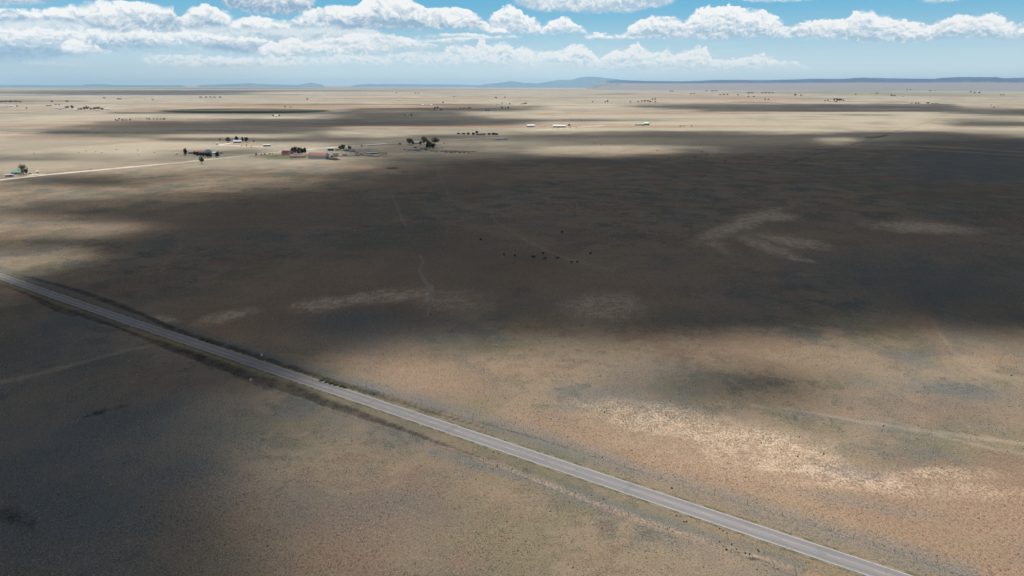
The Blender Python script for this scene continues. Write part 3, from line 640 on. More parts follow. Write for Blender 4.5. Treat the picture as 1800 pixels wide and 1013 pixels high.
# ------------------------------------------------------------------ skyline: plateau, mountain, small butte, low ridges
def land_mat(name, c1, c2, c3, sc_=1 / 900.0):
    m, nt, out = new_mat(name); pos = nt.node('ShaderNodeNewGeometry').outputs['Position']
    n = nt.noise(pos, sc_, 6.0, 0.65, dim='3D'); n2 = nt.noise(pos, sc_ * 5, 4.0, 0.6, dim='3D')
    hh = Sk(nt, nt.node('ShaderNodeAttribute', attribute_name='rise').outputs['Fac'])
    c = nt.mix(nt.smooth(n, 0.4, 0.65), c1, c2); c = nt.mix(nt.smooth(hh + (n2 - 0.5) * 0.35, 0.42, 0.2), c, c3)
    principled(nt, out, c, 1.0, 0.0); return m
def ridge(name, tops, D, depth, base_px, mat, rough_=1.0, apron=0.0, apron_h=0.0):
    """a landform whose skyline comes from photo pixels, with its own distance, breadth and gullies"""
    A_ = [(math.atan2(*ray(px, py)[:2]), py, px) for px, py in tops]
    n = 260; aa = np.linspace(A_[0][0], A_[-1][0], n)
    py = np.interp(aa, [a[0] for a in A_], [a[1] for a in A_]); px = np.interp(aa, [a[0] for a in A_], [a[2] for a in A_])
    hz = np.array([at_depth(px[i], py[i], D).z for i in range(n)])
    hz = np.maximum(hz, 1.0) * (1 + 0.03 * fbm(aa * 300, aa * 0, 4))
    rows = np.concatenate([np.linspace(-1, 0, 26), np.linspace(0, 1, 10)[1:]])
    if apron: rows = np.concatenate([[-1 - apron, -1 - apron * .6, -1 - apron * .3], rows])
    co = []; rise = []
    for t in rows:
        if t < -1: k = 1 - (-t - 1) / apron; zz = apron_h * k * k * np.ones(n); f = 0 * aa; dd = D + depth * (t * 1.0)
        else:
            dd = D + depth * t
            s = sstep(-1, -0.12, np.full(n, t)) if t < 0 else 1 - sstep(0.3, 1.0, np.full(n, t))
            gul = fbm(aa * 420 * rough_, np.full(n, t * 1.5), 5)
            s = np.clip(s + 0.5 * gul * s * (1 - s) * 2, 0, 1)
            zz = apron_h + (hz - apron_h) * s if t < 0 else hz * s
            f = s
        endf = np.minimum(sstep(0, 0.03, (aa - aa[0]) / (aa[-1] - aa[0])), sstep(0, 0.03, (aa[-1] - aa) / (aa[-1] - aa[0])))
        co.append(np.stack([np.sin(aa) * dd, np.cos(aa) * dd, np.maximum(zz * endf, 0) - 0.6], -1)); rise.append(f * np.ones(n))
    co = np.array(co); me = np_mesh(name, co.reshape(-1, 3), grid_faces(len(rows), n)[:, ::-1])
    at = me.attributes.new('rise', 'FLOAT', 'POINT'); at.data.foreach_set('value', np.array(rise, np.float32).ravel())
    me.polygons.foreach_set('use_smooth', [True] * len(me.polygons)); me.materials.append(mat)
    return structure(link(bpy.data.objects.new(name, me)))
haze_blue_juniper = land_mat('haze_blue_juniper_slope', (0.015, 0.055, 0.15), (0.04, 0.10, 0.21), (0.26, 0.225, 0.215))  # distance-haze blue painted into the dark juniper colour
haze_blue_mtn = land_mat('haze_blue_mountain', (0.10, 0.20, 0.28), (0.14, 0.25, 0.32), (0.13, 0.22, 0.28), 1 / 2500.0)  # pale blue of the distant air painted into mountain and ridge colour
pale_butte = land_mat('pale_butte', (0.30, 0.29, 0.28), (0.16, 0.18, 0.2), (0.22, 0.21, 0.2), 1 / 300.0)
ridge('mountain', [(835, 151), (850, 148.6), (885, 145), (898, 143), (908, 144), (922, 146), (946, 146.6), (972, 142.6), (984, 140.4), (996, 141.4), (1004, 141), (1016, 137.4), (1030, 135.2), (1050, 135.5), (1066, 138), (1078, 138.6), (1100, 142), (1150, 147), (1180, 151)], 31000, 4500, 150, haze_blue_mtn, 0.7)
ridge('plateau', [(1040, 150), (1056, 146), (1066, 142.6), (1082, 141), (1100, 141.4), (1130, 142.4), (1200, 143), (1232, 142.2), (1262, 140.8), (1300, 140.8), (1340, 141.2), (1372, 140.6), (1400, 140), (1418, 139), (1436, 138.8), (1464, 139.2), (1484, 139), (1500, 137.6), (1514, 136.8), (1560, 138), (1600, 138.6), (1644, 139), (1656, 137.2), (1690, 135.8), (1752, 136), (1764, 137.8), (1800, 137), (1900, 137), (2000, 141), (2100, 150)], 24000, 2600, 148, haze_blue_juniper, 1.0, 2.2, 112)
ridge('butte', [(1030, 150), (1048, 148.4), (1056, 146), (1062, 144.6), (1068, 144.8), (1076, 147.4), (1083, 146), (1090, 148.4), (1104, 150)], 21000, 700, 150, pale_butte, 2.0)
ridge('ridge', [(345, 149.8), (380, 148.8), (418, 147.6), (432, 146.6), (440, 146.2), (450, 147.5), (490, 148.8), (530, 149.8)], 33000, 1800, 150, haze_blue_mtn)
ridge('ridge', [(520, 149.8), (536, 147.2), (546, 145.6), (553, 146.6), (570, 149.6)], 34000, 1000, 150, haze_blue_mtn)
ridge('ridge', [(615, 149.9), (640, 148.4), (650, 147.6), (662, 148.5), (680, 147.8), (740, 148.4), (800, 148.8), (870, 149.8)], 33000, 1800, 150, haze_blue_mtn)
ridge('ridge', [(140, 149.8), (155, 148), (185, 147.8), (200, 149.6)], 36000, 1000, 150, haze_blue_mtn)
ridge('ridge', [(-100, 149.8), (0, 149.5), (100, 149.6), (330, 150)], 33000, 1800, 150, haze_blue_mtn)

# ------------------------------------------------------------------ haze
hm, nt, out = new_mat('haze')
pv = nt.node('ShaderNodeVolumePrincipled'); pv.inputs['Density'].default_value = 2.8e-5; pv.inputs['Color'].default_value = (0.53, 0.77, 1.0, 1); pv.inputs['Anisotropy'].default_value = 0.4
pv.inputs['Density Attribute'].default_value = ''
nt.l.new(pv.outputs[0], out.inputs['Volume']); hm.cycles.homogeneous_volume = True
hx, hy0, hy1, hz1 = 74000, -74000, 74000, 470
hv = [(x, y, z) for z in (-1.6, hz1) for x, y in ((-hx, hy0), (hx, hy0), (hx, hy1), (-hx, hy1))]
haze = mesh_obj('haze', hv, [(3, 2, 1, 0), (4, 5, 6, 7), (0, 1, 5, 4), (1, 2, 6, 5), (2, 3, 7, 6), (3, 0, 4, 7)], hm)
haze['kind'] = 'stuff'
# ------------------------------------------------------------------ the cumulus field overhead: real bodies of cloud, thick where their shade is deep
SH = {158.5: [(0, 0), (1800, 0)], 160: [(0, .2), (60, .5), (130, .8), (560, .9), (720, .6), (860, .2), (900, 0), (1800, 0)], 162: [(0, .8), (250, 1), (420, .95), (500, .3), (560, 0), (1800, 0)], 164: [(0, .7), (100, .9), (330, .9), (420, .6), (470, .1), (520, 0), (1800, 0)], 166.5: [(0, .2), (60, .3), (130, .7), (330, .8), (420, .6), (520, .4), (560, 0), (1800, 0)], 168.5: [(0, .35), (40, .5), (90, .3), (140, 0), (1800, 0)], 170.5: [(0, 0), (1800, 0)],
 174: [(0, .2), (60, .1), (90, 0), (1800, 0)], 178: [(0, .6), (60, .6), (150, .4), (162, 0), (1800, 0)], 181: [(0, 0), (1800, 0)],
 184: [(0, 0), (430, 0), (460, .4), (600, .3), (640, 0), (1080, 0), (1130, .5), (1200, .7), (1670, .7), (1690, .1), (1800, 0)],
 188: [(0, 0), (740, 0), (780, .5), (940, .6), (980, 0), (1070, 0), (1130, .8), (1200, .9), (1670, .9), (1700, .3), (1800, .1)],
 191: [(0, 0), (600, .1), (640, .5), (760, .8), (900, .8), (970, .3), (990, 0), (1120, .2), (1180, .8), (1300, .9), (1660, .9), (1700, .6), (1800, .5)],
 194.5: [(0, 0), (250, 0), (300, .4), (560, .4), (620, .8), (760, .85), (900, .7), (960, .2), (980, 0), (1200, .1), (1240, .6), (1400, .9), (1650, .85), (1720, .8), (1800, .9)],
 199: [(0, 0), (165, 0), (200, .7), (300, .9), (450, .9), (600, .9), (790, .85), (830, .3), (860, .1), (1000, .05), (1300, 0), (1640, 0), (1700, .7), (1800, .9)],
 202: [(0, 0), (250, .1), (420, .35), (560, .3), (640, .8), (800, .8), (840, .4), (900, .2), (940, 0), (1440, .1), (1500, .5), (1570, .4), (1590, 0), (1680, 0), (1740, .4), (1800, .6)],
 206: [(0, 0), (420, 0), (520, .15), (580, .5), (640, .85), (820, .85), (880, .4), (960, .1), (1000, 0), (1800, .05)],
 211: [(0, 0), (150, 0), (240, .4), (330, .5), (420, .8), (600, .95), (900, .9), (960, .7), (1020, .8), (1180, .3), (1230, 0), (1600, 0), (1630, .3), (1700, .5), (1800, .3)],
 217: [(0, 0), (130, 0), (180, .5), (260, .75), (420, .9), (600, .95), (900, .9), (960, .3), (1000, 0), (1600, 0), (1660, .5), (1700, .85), (1800, .9)],
 220.5: [(0, 0), (90, .1), (150, .6), (300, .85), (500, .95), (600, .9), (760, .8), (900, .5), (960, .1), (1000, 0), (1640, 0), (1680, .6), (1800, .7)], 223.5: [(0, .05), (40, .2), (140, .65), (300, .9), (500, .9), (580, .7), (610, .2), (720, .15), (780, .2), (880, .1), (920, 0), (1640, 0), (1680, .35), (1740, .4), (1800, .3)],
 228: [(0, .5), (60, .5), (120, .55), (200, .85), (450, .9), (540, .75), (600, .45), (650, .3), (800, .3), (870, .15), (920, 0), (1700, 0), (1800, .05)],
 233: [(0, 0), (60, .2), (100, .75), (300, .9), (480, .85), (560, .5), (600, .12), (650, .05), (700, .3), (780, .2), (850, .2), (900, .45), (1000, .4), (1060, .65), (1100, .75), (1160, .85), (1300, .7), (1360, .5), (1420, .5), (1500, .75), (1600, .9), (1660, .85), (1720, .5), (1800, .3)],
 239: [(0, 0), (70, .3), (200, .8), (270, .6), (330, .2), (420, .1), (520, .5), (560, .75), (620, .4), (680, .3), (760, .75), (850, .6), (900, .7), (1000, .8), (1100, .9), (1200, .95), (1500, .95), (1700, .95), (1760, .7), (1800, .4)],
 246: [(0, 0), (230, 0), (300, .6), (400, .75), (560, .7), (680, .6), (760, .7), (900, .7), (1000, .8), (1050, .8), (1150, .85), (1250, .9), (1420, .9), (1450, .5), (1490, .4), (1510, .8), (1600, .95), (1800, .95)],
 253: [(0, 0), (230, 0), (430, 0), (520, .1), (600, .4), (700, .65), (900, .6), (960, .6), (1010, .75), (1100, .75), (1220, .8), (1420, .9), (1470, .6), (1520, .95), (1600, 1), (1800, 1)],
 260: [(0, 0), (330, .1), (440, .1), (480, 0), (560, .1), (620, .5), (760, .7), (900, .6), (950, .45), (1000, .15), (1080, .0), (1150, .1), (1220, .5), (1300, .85), (1500, .95), (1600, 1), (1800, 1)],
 267: [(0, .15), (60, .1), (100, .3), (130, .1), (250, .05), (330, .5), (430, .6), (500, .3), (560, .2), (620, .6), (760, .8), (900, .75), (960, .35), (1010, .1), (1110, .05), (1170, .4), (1230, .8), (1400, .95), (1800, 1)],
 273: [(0, .4), (50, .3), (110, .5), (180, .3), (250, .2), (310, .5), (400, .75), (470, .6), (520, .5), (620, .7), (760, .85), (920, .85), (980, .6), (1060, .5), (1120, .75), (1200, .95), (1800, 1)],
 280: [(0, .6), (80, .6), (140, .5), (220, .45), (300, .65), (380, .5), (420, .3), (520, .5), (560, .3), (610, .5), (700, .85), (900, .95), (1000, 1), (1800, 1)],
 287: [(0, .3), (60, .1), (110, .2), (230, .35), (330, .3), (400, .1), (520, .05), (580, .05), (640, .4), (700, .7), (760, .85), (850, .95), (1000, 1), (1800, 1)],
 294: [(0, .0), (100, 0), (300, 0.05), (420, .1), (480, .05), (560, .05), (620, .2), (680, .7), (760, .9), (900, 1), (1800, 1)],
 301: [(0, 0), (100, 0), (200, .1), (300, .3), (360, .4), (430, .3), (480, .25), (560, .3), (640, .7), (700, .85), (800, .95), (900, 1), (1800, 1)],
 309: [(0, .0), (60, .2), (100, .5), (160, .6), (240, .5), (300, .6), (360, .45), (420, .35), (500, .6), (600, .85), (700, .95), (800, 1), (1800, 1)],
 316: [(0, .3), (40, .7), (120, .85), (200, .8), (280, .6), (330, .3), (400, .3), (470, .4), (520, .6), (600, .9), (700, 1), (1800, 1)],
 324: [(0, .3), (60, .6), (150, .8), (220, .8), (270, .4), (340, .2), (430, .4), (480, .6), (560, .9), (700, 1), (1800, 1)],
 333: [(0, .05), (100, .1), (200, .25), (260, .3), (330, .4), (400, .55), (480, .85), (560, .95), (700, 1), (1800, 1)],
 345: [(0, .1), (100, .2), (180, .4), (240, .6), (330, .8), (420, .95), (600, 1), (1800, 1)], 358: [(0, .3), (60, .5), (150, .75), (260, .9), (400, 1), (1800, 1)],
 372: [(0, .5), (40, .6), (100, .85), (200, .95), (400, 1), (1800, 1)], 386: [(0, .1), (60, .2), (110, .5), (160, .8), (240, .95), (400, 1), (1800, 1)],
 400: [(0, .1), (60, .15), (130, .2), (180, .2), (230, .35), (260, .8), (330, 1), (1800, 1)], 412: [(0, .15), (100, .25), (170, .3), (200, .6), (250, .9), (320, 1), (1800, 1)],
 425: [(0, .5), (60, .7), (120, .9), (200, 1), (1800, 1)], 440: [(0, .6), (60, .7), (120, .6), (160, .8), (200, 1), (1800, 1)], 455: [(0, .2), (60, .15), (120, .15), (150, .5), (180, .9), (240, 1), (1800, 1)],
 467: [(0, .1), (60, .15), (100, .3), (140, .8), (200, 1), (1800, 1)], 480: [(0, .2), (30, .5), (60, .8), (120, 1), (1800, 1)], 500: [(0, .85), (40, 1), (1800, 1)], 550: [(0, 1), (1800, 1)],
 575: [(0, 1), (600, 1), (800, .95), (1000, .95), (1200, 1), (1500, .95), (1640, .85), (1800, 1)],
 595: [(0, 1), (600, .95), (700, .85), (800, .75), (900, .7), (1000, .75), (1080, .8), (1200, .7), (1280, .6), (1340, .4), (1440, .5), (1560, .6), (1700, .5), (1800, .6)],
 615: [(0, 1), (540, .95), (640, .75), (720, .55), (850, .5), (950, .4), (1050, .45), (1150, .45), (1250, .3), (1330, .15), (1450, .25), (1600, .3), (1700, .15), (1800, .1)],
 640: [(0, 1), (480, 1), (560, .85), (620, .5), (680, .2), (780, .15), (860, .1), (950, .2), (1050, .25), (1150, .3), (1200, .45), (1260, .5), (1320, .5), (1370, .4), (1430, .2), (1550, .1), (1650, .15), (1800, .05)],
 665: [(0, 1), (420, 1), (540, .75), (600, .35), (660, .1), (800, .05), (900, .15), (1000, .15), (1080, .3), (1150, .55), (1220, .8), (1300, .9), (1380, .85), (1430, .6), (1470, .25), (1550, .1), (1800, .15)],
 690: [(0, 1), (300, 1), (420, .85), (520, .6), (600, .3), (680, .1), (780, .05), (900, .1), (1050, .25), (1130, .5), (1220, .75), (1320, .85), (1400, .8), (1450, .5), (1500, .25), (1800, .2)],
 720: [(0, 1), (250, 1), (400, .8), (520, .6), (600, .4), (700, .25), (800, .1), (900, .1), (1050, .15), (1150, .2), (1250, .4), (1350, .45), (1420, .4), (1500, .25), (1800, .2)],
 760: [(0, 1), (300, .95), (400, .75), (500, .6), (600, .45), (700, .35), (800, .2), (950, .1), (1100, .05), (1300, 0), (1800, .1)],
 800: [(0, 1), (300, .95), (420, .75), (520, .6), (650, .45), (750, .35), (900, .2), (1100, .05), (1300, 0), (1800, 0)],
 850: [(0, 1), (300, .95), (450, .75), (560, .6), (700, .4), (900, .25), (1100, .1), (1300, 0), (1800, 0)],
 900: [(0, 1), (350, .95), (500, .75), (600, .6), (750, .4), (950, .25), (1200, .1), (1400, 0), (1800, 0)],
 960: [(0, 1), (380, .95), (520, .75), (640, .55), (800, .4), (1000, .3), (1200, .2), (1400, .05), (1800, 0)],
 1013: [(0, 1), (400, .9), (600, .65), (800, .45), (1000, .35), (1250, .25), (1500, .1), (1800, 0)], 1100: [(0, 1), (400, .9), (600, .7), (800, .5), (1200, .3), (1800, .1)]}
SIG = 0.02                       # extinction per metre
CH = 2800.0                      # cloud base above the plain
ca = np.radians(np.linspace(-54, 54, 620))
cX, cY = polar(95, 17600, 640, ca)
cU, cV = project(cX, cY)
R_ = np.hypot(cX, cY)
# natural raggedness at the size of the place it falls on
k1 = fbm(cX / (0.09 * R_ + 20), cY / (0.09 * R_ + 20), 1) * 0
wob = fbm(cX / 60.0, cY / 60.0, 5); wob2 = fbm(cX / 260.0 + 4, cY / 260.0, 5)
amp = np.interp(R_, [120, 500, 2500], [10, 10, 8])
uu = cU + amp * wob2 * 1.5 + amp * wob * 0.8
dv = np.interp(R_, [120, 400, 1000, 3000, 9000], [5, 4, 2.0, .5, .15])
vv = cV + dv * (wob + wob2)
ys = sorted(SH); S = np.zeros_like(cX)
rows = np.stack([np.interp(np.clip(uu, 0, 1800), [p[0] for p in SH[y]], [p[1] for p in SH[y]]) for y in ys])
vq = np.clip(vv, ys[0], ys[-1]); idx = np.clip(np.searchsorted(ys, vq) - 1, 0, len(ys) - 2)
ya = np.array(ys)[idx]; yb = np.array(ys)[idx + 1]; t = (vq - ya) / (yb - ya); t = t * t * (3 - 2 * t)
ii, jj = np.indices(cX.shape)
S = rows[idx, ii, jj] * (1 - t) + rows[idx + 1, ii, jj] * t
S = S * (1 - 0.28 * sstep(730, 830, cV) * sstep(380, 560, cU))
S = np.clip(S + (wob * 0.16 + wob2 * 0.14) * 4 * S * (1 - S), 0, 1)
wf = fbm(cX / 1300.0 + 8, cY / 240.0, 6)
shp = sstep(700, 1500, R_)
S = np.clip(S + shp * (0.30 * wf * 4 * S * (1 - S) + 0.16 * wf * S), 0, 1)
S = S * (1 - 0.35 * shp) + sstep(0.2, 0.8, S) * 0.35 * shp
for _ in range(1):
    S[1:-1] = (S[:-2] + 2 * S[1:-1] + S[2:]) / 4; S[:, 1:-1] = (S[:, :-2] + 2 * S[:, 1:-1] + S[:, 2:]) / 4
tau = -np.log(np.maximum(1 - 0.975 * S, 0.022))
edge = np.minimum(1, np.minimum(ii, cX.shape[0] - 1 - ii) / 6.0) * np.minimum(1, np.minimum(jj, cX.shape[1] - 1 - jj) / 4.0)
tau = tau * edge
th = np.maximum(tau / SIG, 0.4)
sd = np.array(SDIR); base = np.stack([cX, cY, np.zeros_like(cX)], -1) + sd * (CH / sd[2])
bot = base - sd * (th * 0.25)[..., None]; top = base + sd * (th * 0.75)[..., None]
n_, m_ = cX.shape
f1 = grid_faces(n_, m_); f0 = f1[:, ::-1] + n_ * m_
rim = []
for a, b in ([(i * m_, (i + 1) * m_) for i in range(n_ - 1)] + [((i + 1) * m_ + m_ - 1, i * m_ + m_ - 1) for i in range(n_ - 1)] + [(j + 1, j) for j in range(m_ - 1)] + [((n_ - 1) * m_ + j, (n_ - 1) * m_ + j + 1) for j in range(m_ - 1)]):
    rim.append((a, b, b + n_ * m_, a + n_ * m_))
me = np_mesh('clouds', np.concatenate([top.reshape(-1, 3), bot.reshape(-1, 3)]), np.concatenate([f1, f0, np.array(rim)]))
cm, nt, out = new_mat('cloud_vapour')
vs_ = nt.node('ShaderNodeVolumePrincipled'); vs_.inputs['Density'].default_value = SIG; vs_.inputs['Density Attribute'].default_value = ''; vs_.inputs['Color'].default_value = (0.9, 0.92, 0.95, 1); vs_.inputs['Anisotropy'].default_value = 0.5
nt.l.new(vs_.outputs[0], out.inputs['Volume']); cm.cycles.homogeneous_volume = True
me.materials.append(cm)
clouds = link(bpy.data.objects.new('clouds', me)); clouds['kind'] = 'stuff'
# ------------------------------------------------------------------ materials for things
def mpx(py):
    """metres per photo pixel on the plain at that row"""
    g = G(900, py); return math.hypot(g.length, H) / F if py > 149 else 60.0
MATS = {}
def paint(name, col, **k):
    if name not in MATS: MATS[name] = simple_mat(name, col, **k)
    return MATS[name]
WHITE = paint('white_siding', (0.74, 0.74, 0.72), var=0.12, scale=0.6); CREAM = paint('cream_siding', (0.55, 0.49, 0.38), var=0.2, scale=0.6)
GREYW = paint('grey_siding', (0.36, 0.36, 0.36), var=0.25, scale=0.6); BLUEW = paint('pale_blue_siding', (0.52, 0.6, 0.68), var=0.15, scale=0.6); TANW = paint('tan_siding', (0.40, 0.32, 0.24), var=0.25, scale=0.6)
PINKW = paint('pinkish_stucco', (0.52, 0.37, 0.35), var=0.15, scale=0.6); DARKW = paint('weathered_boards', (0.12, 0.10, 0.085), var=0.4, scale=0.8)
RED = paint('dull_red_metal_roof', (0.30, 0.075, 0.075), var=0.3, scale=0.35, rough=0.6, spec=0.4); MAROON = paint('maroon_roof', (0.26, 0.04, 0.05), var=0.25, scale=0.5, rough=0.6)
TEAL = paint('teal_metal_roof', (0.20, 0.47, 0.42), var=0.2, scale=0.5, rough=0.5, spec=0.4); WROOF = paint('white_metal_roof', (0.66, 0.67, 0.68), var=0.1, scale=0.5, rough=0.5, spec=0.4)
GREYR = paint('grey_metal_roof', (0.42, 0.43, 0.45), var=0.25, scale=0.5, rough=0.5, spec=0.4); BLUER = paint('blue_metal_roof', (0.13, 0.22, 0.38), var=0.2, scale=0.5, rough=0.5, spec=0.4); TANR = paint('tan_roof', (0.42, 0.33, 0.25), var=0.2, scale=0.5)
SLATE = paint('dark_slate_roof', (0.10, 0.12, 0.16), var=0.25, scale=0.5, rough=0.6); PINKR = paint('faded_pink_roof', (0.44, 0.27, 0.27), var=0.25, scale=0.5)
GLASS = simple_mat('dark_window_glass', (0.03, 0.04, 0.05), rough=0.1, spec=0.6); TRIM = paint('white_trim', (0.78, 0.78, 0.76), var=0.08); DOORB = paint('blue_door', (0.10, 0.17, 0.28), var=0.2); DOORD = paint('dark_door', (0.07, 0.06, 0.055), var=0.2)
POST = paint('weathered_timber', (0.14, 0.12, 0.10), var=0.4, scale=3.0); STEEL = paint('galvanised_steel', (0.45, 0.46, 0.47), rough=0.45, metal=0.6, var=0.2); RUBBER = paint('black_rubber', (0.02, 0.02, 0.02))
YELLOW = paint('yellow_sign_face', (0.70, 0.50, 0.10), var=0.1); WSIGN = paint('white_sign_face', (0.82, 0.83, 0.84), var=0.06); CARP = paint('dark_car_paint', (0.03, 0.035, 0.045), rough=0.3, spec=0.6)
BARK = paint('rough_bark', (0.11, 0.085, 0.065), var=0.4, scale=3.0)
def foliage(name, c1, c2):
    m, nt, out = new_mat(name); pos = nt.node('ShaderNodeNewGeometry').outputs['Position']
    n = nt.noise(pos, 0.9, 4.0, 0.65, dim='3D'); n2 = nt.noise(pos, 0.06, 2.0, 0.5, dim='3D')
    c = nt.mix(nt.smooth(n + (n2 - 0.5) * 0.5, 0.38, 0.64), c1, c2)
    b = principled(nt, out, c, 0.9, 0.15)
    tr = nt.node('ShaderNodeBsdfTranslucent'); nt.put(tr.inputs[0], c); ms = nt.node('ShaderNodeMixShader'); ms.inputs[0].default_value = 0.38
    nt.l.new(b.outputs[0], ms.inputs[1]); nt.l.new(tr.outputs[0], ms.inputs[2]); nt.l.new(ms.outputs[0], out.inputs[0]); return m
LEAF = foliage('elm_leaves', (0.030, 0.062, 0.020), (0.075, 0.13, 0.040)); DLEAF = foliage('dark_evergreen', (0.014, 0.030, 0.013), (0.036, 0.060, 0.024))
GLEAF = foliage('grey_olive_leaves', (0.07, 0.075, 0.06), (0.14, 0.14, 0.115)); WEED = foliage('green_weeds', (0.07, 0.11, 0.025), (0.11, 0.16, 0.045)); BROWNW = foliage('brown_weeds', (0.035, 0.030, 0.02), (0.085, 0.068, 0.045)); SCRUB = foliage('dark_scrub', (0.022, 0.024, 0.016), (0.05, 0.05, 0.032))

def box(vs, fs, x0, x1, y0, y1, z0, z1):
    b = len(vs)
    vs += [(x0, y0, z0), (x1, y0, z0), (x1, y1, z0), (x0, y1, z0), (x0, y0, z1), (x1, y0, z1), (x1, y1, z1), (x0, y1, z1)]
    fs += [(b + 3, b + 2, b + 1, b), (b + 4, b + 5, b + 6, b + 7), (b, b + 1, b + 5, b + 4), (b + 1, b + 2, b + 6, b + 5), (b + 2, b + 3, b + 7, b + 6), (b + 3, b, b + 4, b + 7)]
def prism(vs, fs, prof, x0, x1):
    """profile in (y,z), counter-clockwise seen from +x, extruded along x"""
    b = len(vs); n = len(prof)
    vs += [(x0, y, z) for y, z in prof] + [(x1, y, z) for y, z in prof]
    fs += [tuple(b + i for i in range(n))[::-1], tuple(b + n + i for i in range(n))]
    fs += [(b + i, b + (i + 1) % n, b + n + (i + 1) % n, b + n + i) for i in range(n)]
def tube(vs, fs, p0, p1, r0, r1, n=6):
    p0, p1 = Vector(p0), Vector(p1); d = (p1 - p0).normalized(); a = d.orthogonal().normalized(); c = d.cross(a); b = len(vs)
    for p, r in ((p0, r0), (p1, r1)):
        for i in range(n): t = 2 * math.pi * i / n; v = p + (a * math.cos(t) + c * math.sin(t)) * r; vs.append(tuple(v))
    fs += [(b + i, b + (i + 1) % n, b + n + (i + 1) % n, b + n + i) for i in range(n)]; fs += [tuple(b + i for i in range(n))[::-1], tuple(b + n + i for i in range(n))]

def heading(px, rot): return -math.atan2(*ray(px, 300)[:2]) + R(rot)
def root_at(name, px, py, rot=0.0, back=0.0):
    g = G(px, py); d = g.normalized(); g = g + d * back
    return empty(name, (g.x, g.y, 0.0), heading(px, rot))
def building(name, label, cat, px, py, w, d, hw, hr, wall, roof, rot=0.0, style='gable', windows=(), doors=(), end_door=None, group=None, eave=0.5, pane=False, chimney=False):
    """w,d,hw,hr in metres; base front edge stands at the pixel; windows are x positions along the front as fractions"""
    r = root_at(name, px, py, rot, d * 0.5); tag(r, label, cat, group)
    vs, fs = [], []; y0, y1 = -d / 2, d / 2
    if style == 'gable': pf = [(y0, 0), (y1, 0), (y1, hw), (0, hw + hr), (y0, hw)]
    elif style == 'shed': pf = [(y0, 0), (y1, 0), (y1, hw + hr), (y0, hw)]
    elif style == 'arch': pf = [(y0, 0), (y1, 0), (y1, hw)] + [(d / 2 * math.cos(t), hw + hr * math.sin(t)) for t in np.linspace(0.25, math.pi - 0.25, 9)] + [(y0, hw)]
    else: pf = [(y0, 0), (y1, 0), (y1, hw), (y0, hw)]
    if style != 'open': prism(vs, fs, pf, -w / 2, w / 2)
    else:
        prism(vs, fs, [(y1 - 0.25, 0), (y1, 0), (y1, hw), (y1 - 0.25, hw)], -w / 2, w / 2); box(vs, fs, w / 2 - 0.25, w / 2, y0, y1 - 0.26, 0, hw); box(vs, fs, -w / 2, -w / 2 + 0.25, y0 + d * .3, y1 - 0.26, 0, hw)
    mesh_obj('wall', vs, fs, wall, r)
    vs, fs = [], []; e = eave; t = 0.18; x0, x1 = -w / 2 - e, w / 2 + e
    if style == 'gable':
        k = hr / (d / 2)
        prism(vs, fs, [(y0 - e, hw - e * k + .03), (0, hw + hr + .03), (y1 + e, hw - e * k + .03), (y1 + e, hw - e * k + t + .03), (0, hw + hr + t + .03), (y0 - e, hw - e * k + t + .03)], x0, x1)
    elif style in ('shed', 'open'):
        k = hr / d if style == 'shed' else 0.08
        prism(vs, fs, [(y0 - e, hw - e * k + .03), (y1 + e, hw + d * k + e * k + .03), (y1 + e, hw + d * k + e * k + t + .03), (y0 - e, hw - e * k + t + .03)], x0, x1)
        if style == 'open':
            for i in range(3): tube(vs, fs, (-w / 2 + 0.2 + i * (w - 0.4) / 2, y0 + .1, 0), (-w / 2 + 0.2 + i * (w - 0.4) / 2, y0 + .1, hw), .1, .1)
    elif style == 'arch':
        a = [(d / 2 * 1.04 * math.cos(q), hw + .05 + hr * 1.05 * math.sin(q)) for q in np.linspace(0.0, math.pi, 15)]
        prism(vs, fs, a[::-1][::-1], x0, x1)
    else:                                      # hip
        b = len(vs); zz = hw + .03; rx = max(w / 2 - d / 2, w * 0.12)
        vs += [(x0, y0 - e, zz), (x1, y0 - e, zz), (x1, y1 + e, zz), (x0, y1 + e, zz), (-rx, 0, hw + hr), (rx, 0, hw + hr)]
        fs += [(0, 1, 5, 4), (2, 3, 4, 5), (1, 2, 5), (3, 0, 4), (3, 2, 1, 0)]
    ro = mesh_obj('roof', vs, fs, roof, r)
    if chimney:
        vs, fs = [], []; box(vs, fs, w * .15, w * .15 + .7, -.3, .4, hw + hr * .5, hw + hr + 1.0); mesh_obj('chimney', vs, fs, TANW, ro)
    for fx in windows:
        x = fx * w - w / 2; vs, fs = [], []; box(vs, fs, x - .75, x + .75, y0 - .08, y0 - .003, hw * .38, hw * .38 + 1.2)
        wo = mesh_obj('window', vs, fs, TRIM if pane else GLASS, r)
        if pane:
            vs, fs = [], []; box(vs, fs, x - .62, x + .62, y0 - .10, y0 - .083, hw * .38 + .12, hw * .38 + 1.08); mesh_obj('pane', vs, fs, GLASS, wo)
    for fx in doors:
        x = fx * w - w / 2; vs, fs = [], []; box(vs, fs, x - .55, x + .55, y0 - .07, y0 - .003, 0.02, min(2.1, hw * .85)); mesh_obj('door', vs, fs, DOORD, r)
    if end_door:
        s, dw, dh = end_door; vs, fs = [], []; X_ = w / 2; box(vs, fs, *((X_ + .003, X_ + .08) if s > 0 else (-X_ - .08, -X_ - .003)), -dw / 2, dw / 2, 0.02, dh); mesh_obj('door', vs, fs, DOORB, r)
        for yy in (-d * .36, d * .36):
            vs, fs = [], []; box(vs, fs, *((X_ + .003, X_ + .06) if s > 0 else (-X_ - .06, -X_ - .003)), yy - .6, yy + .6, hw * .4, hw * .4 + 1.2); mesh_obj('window', vs, fs, GLASS, r)
    return r
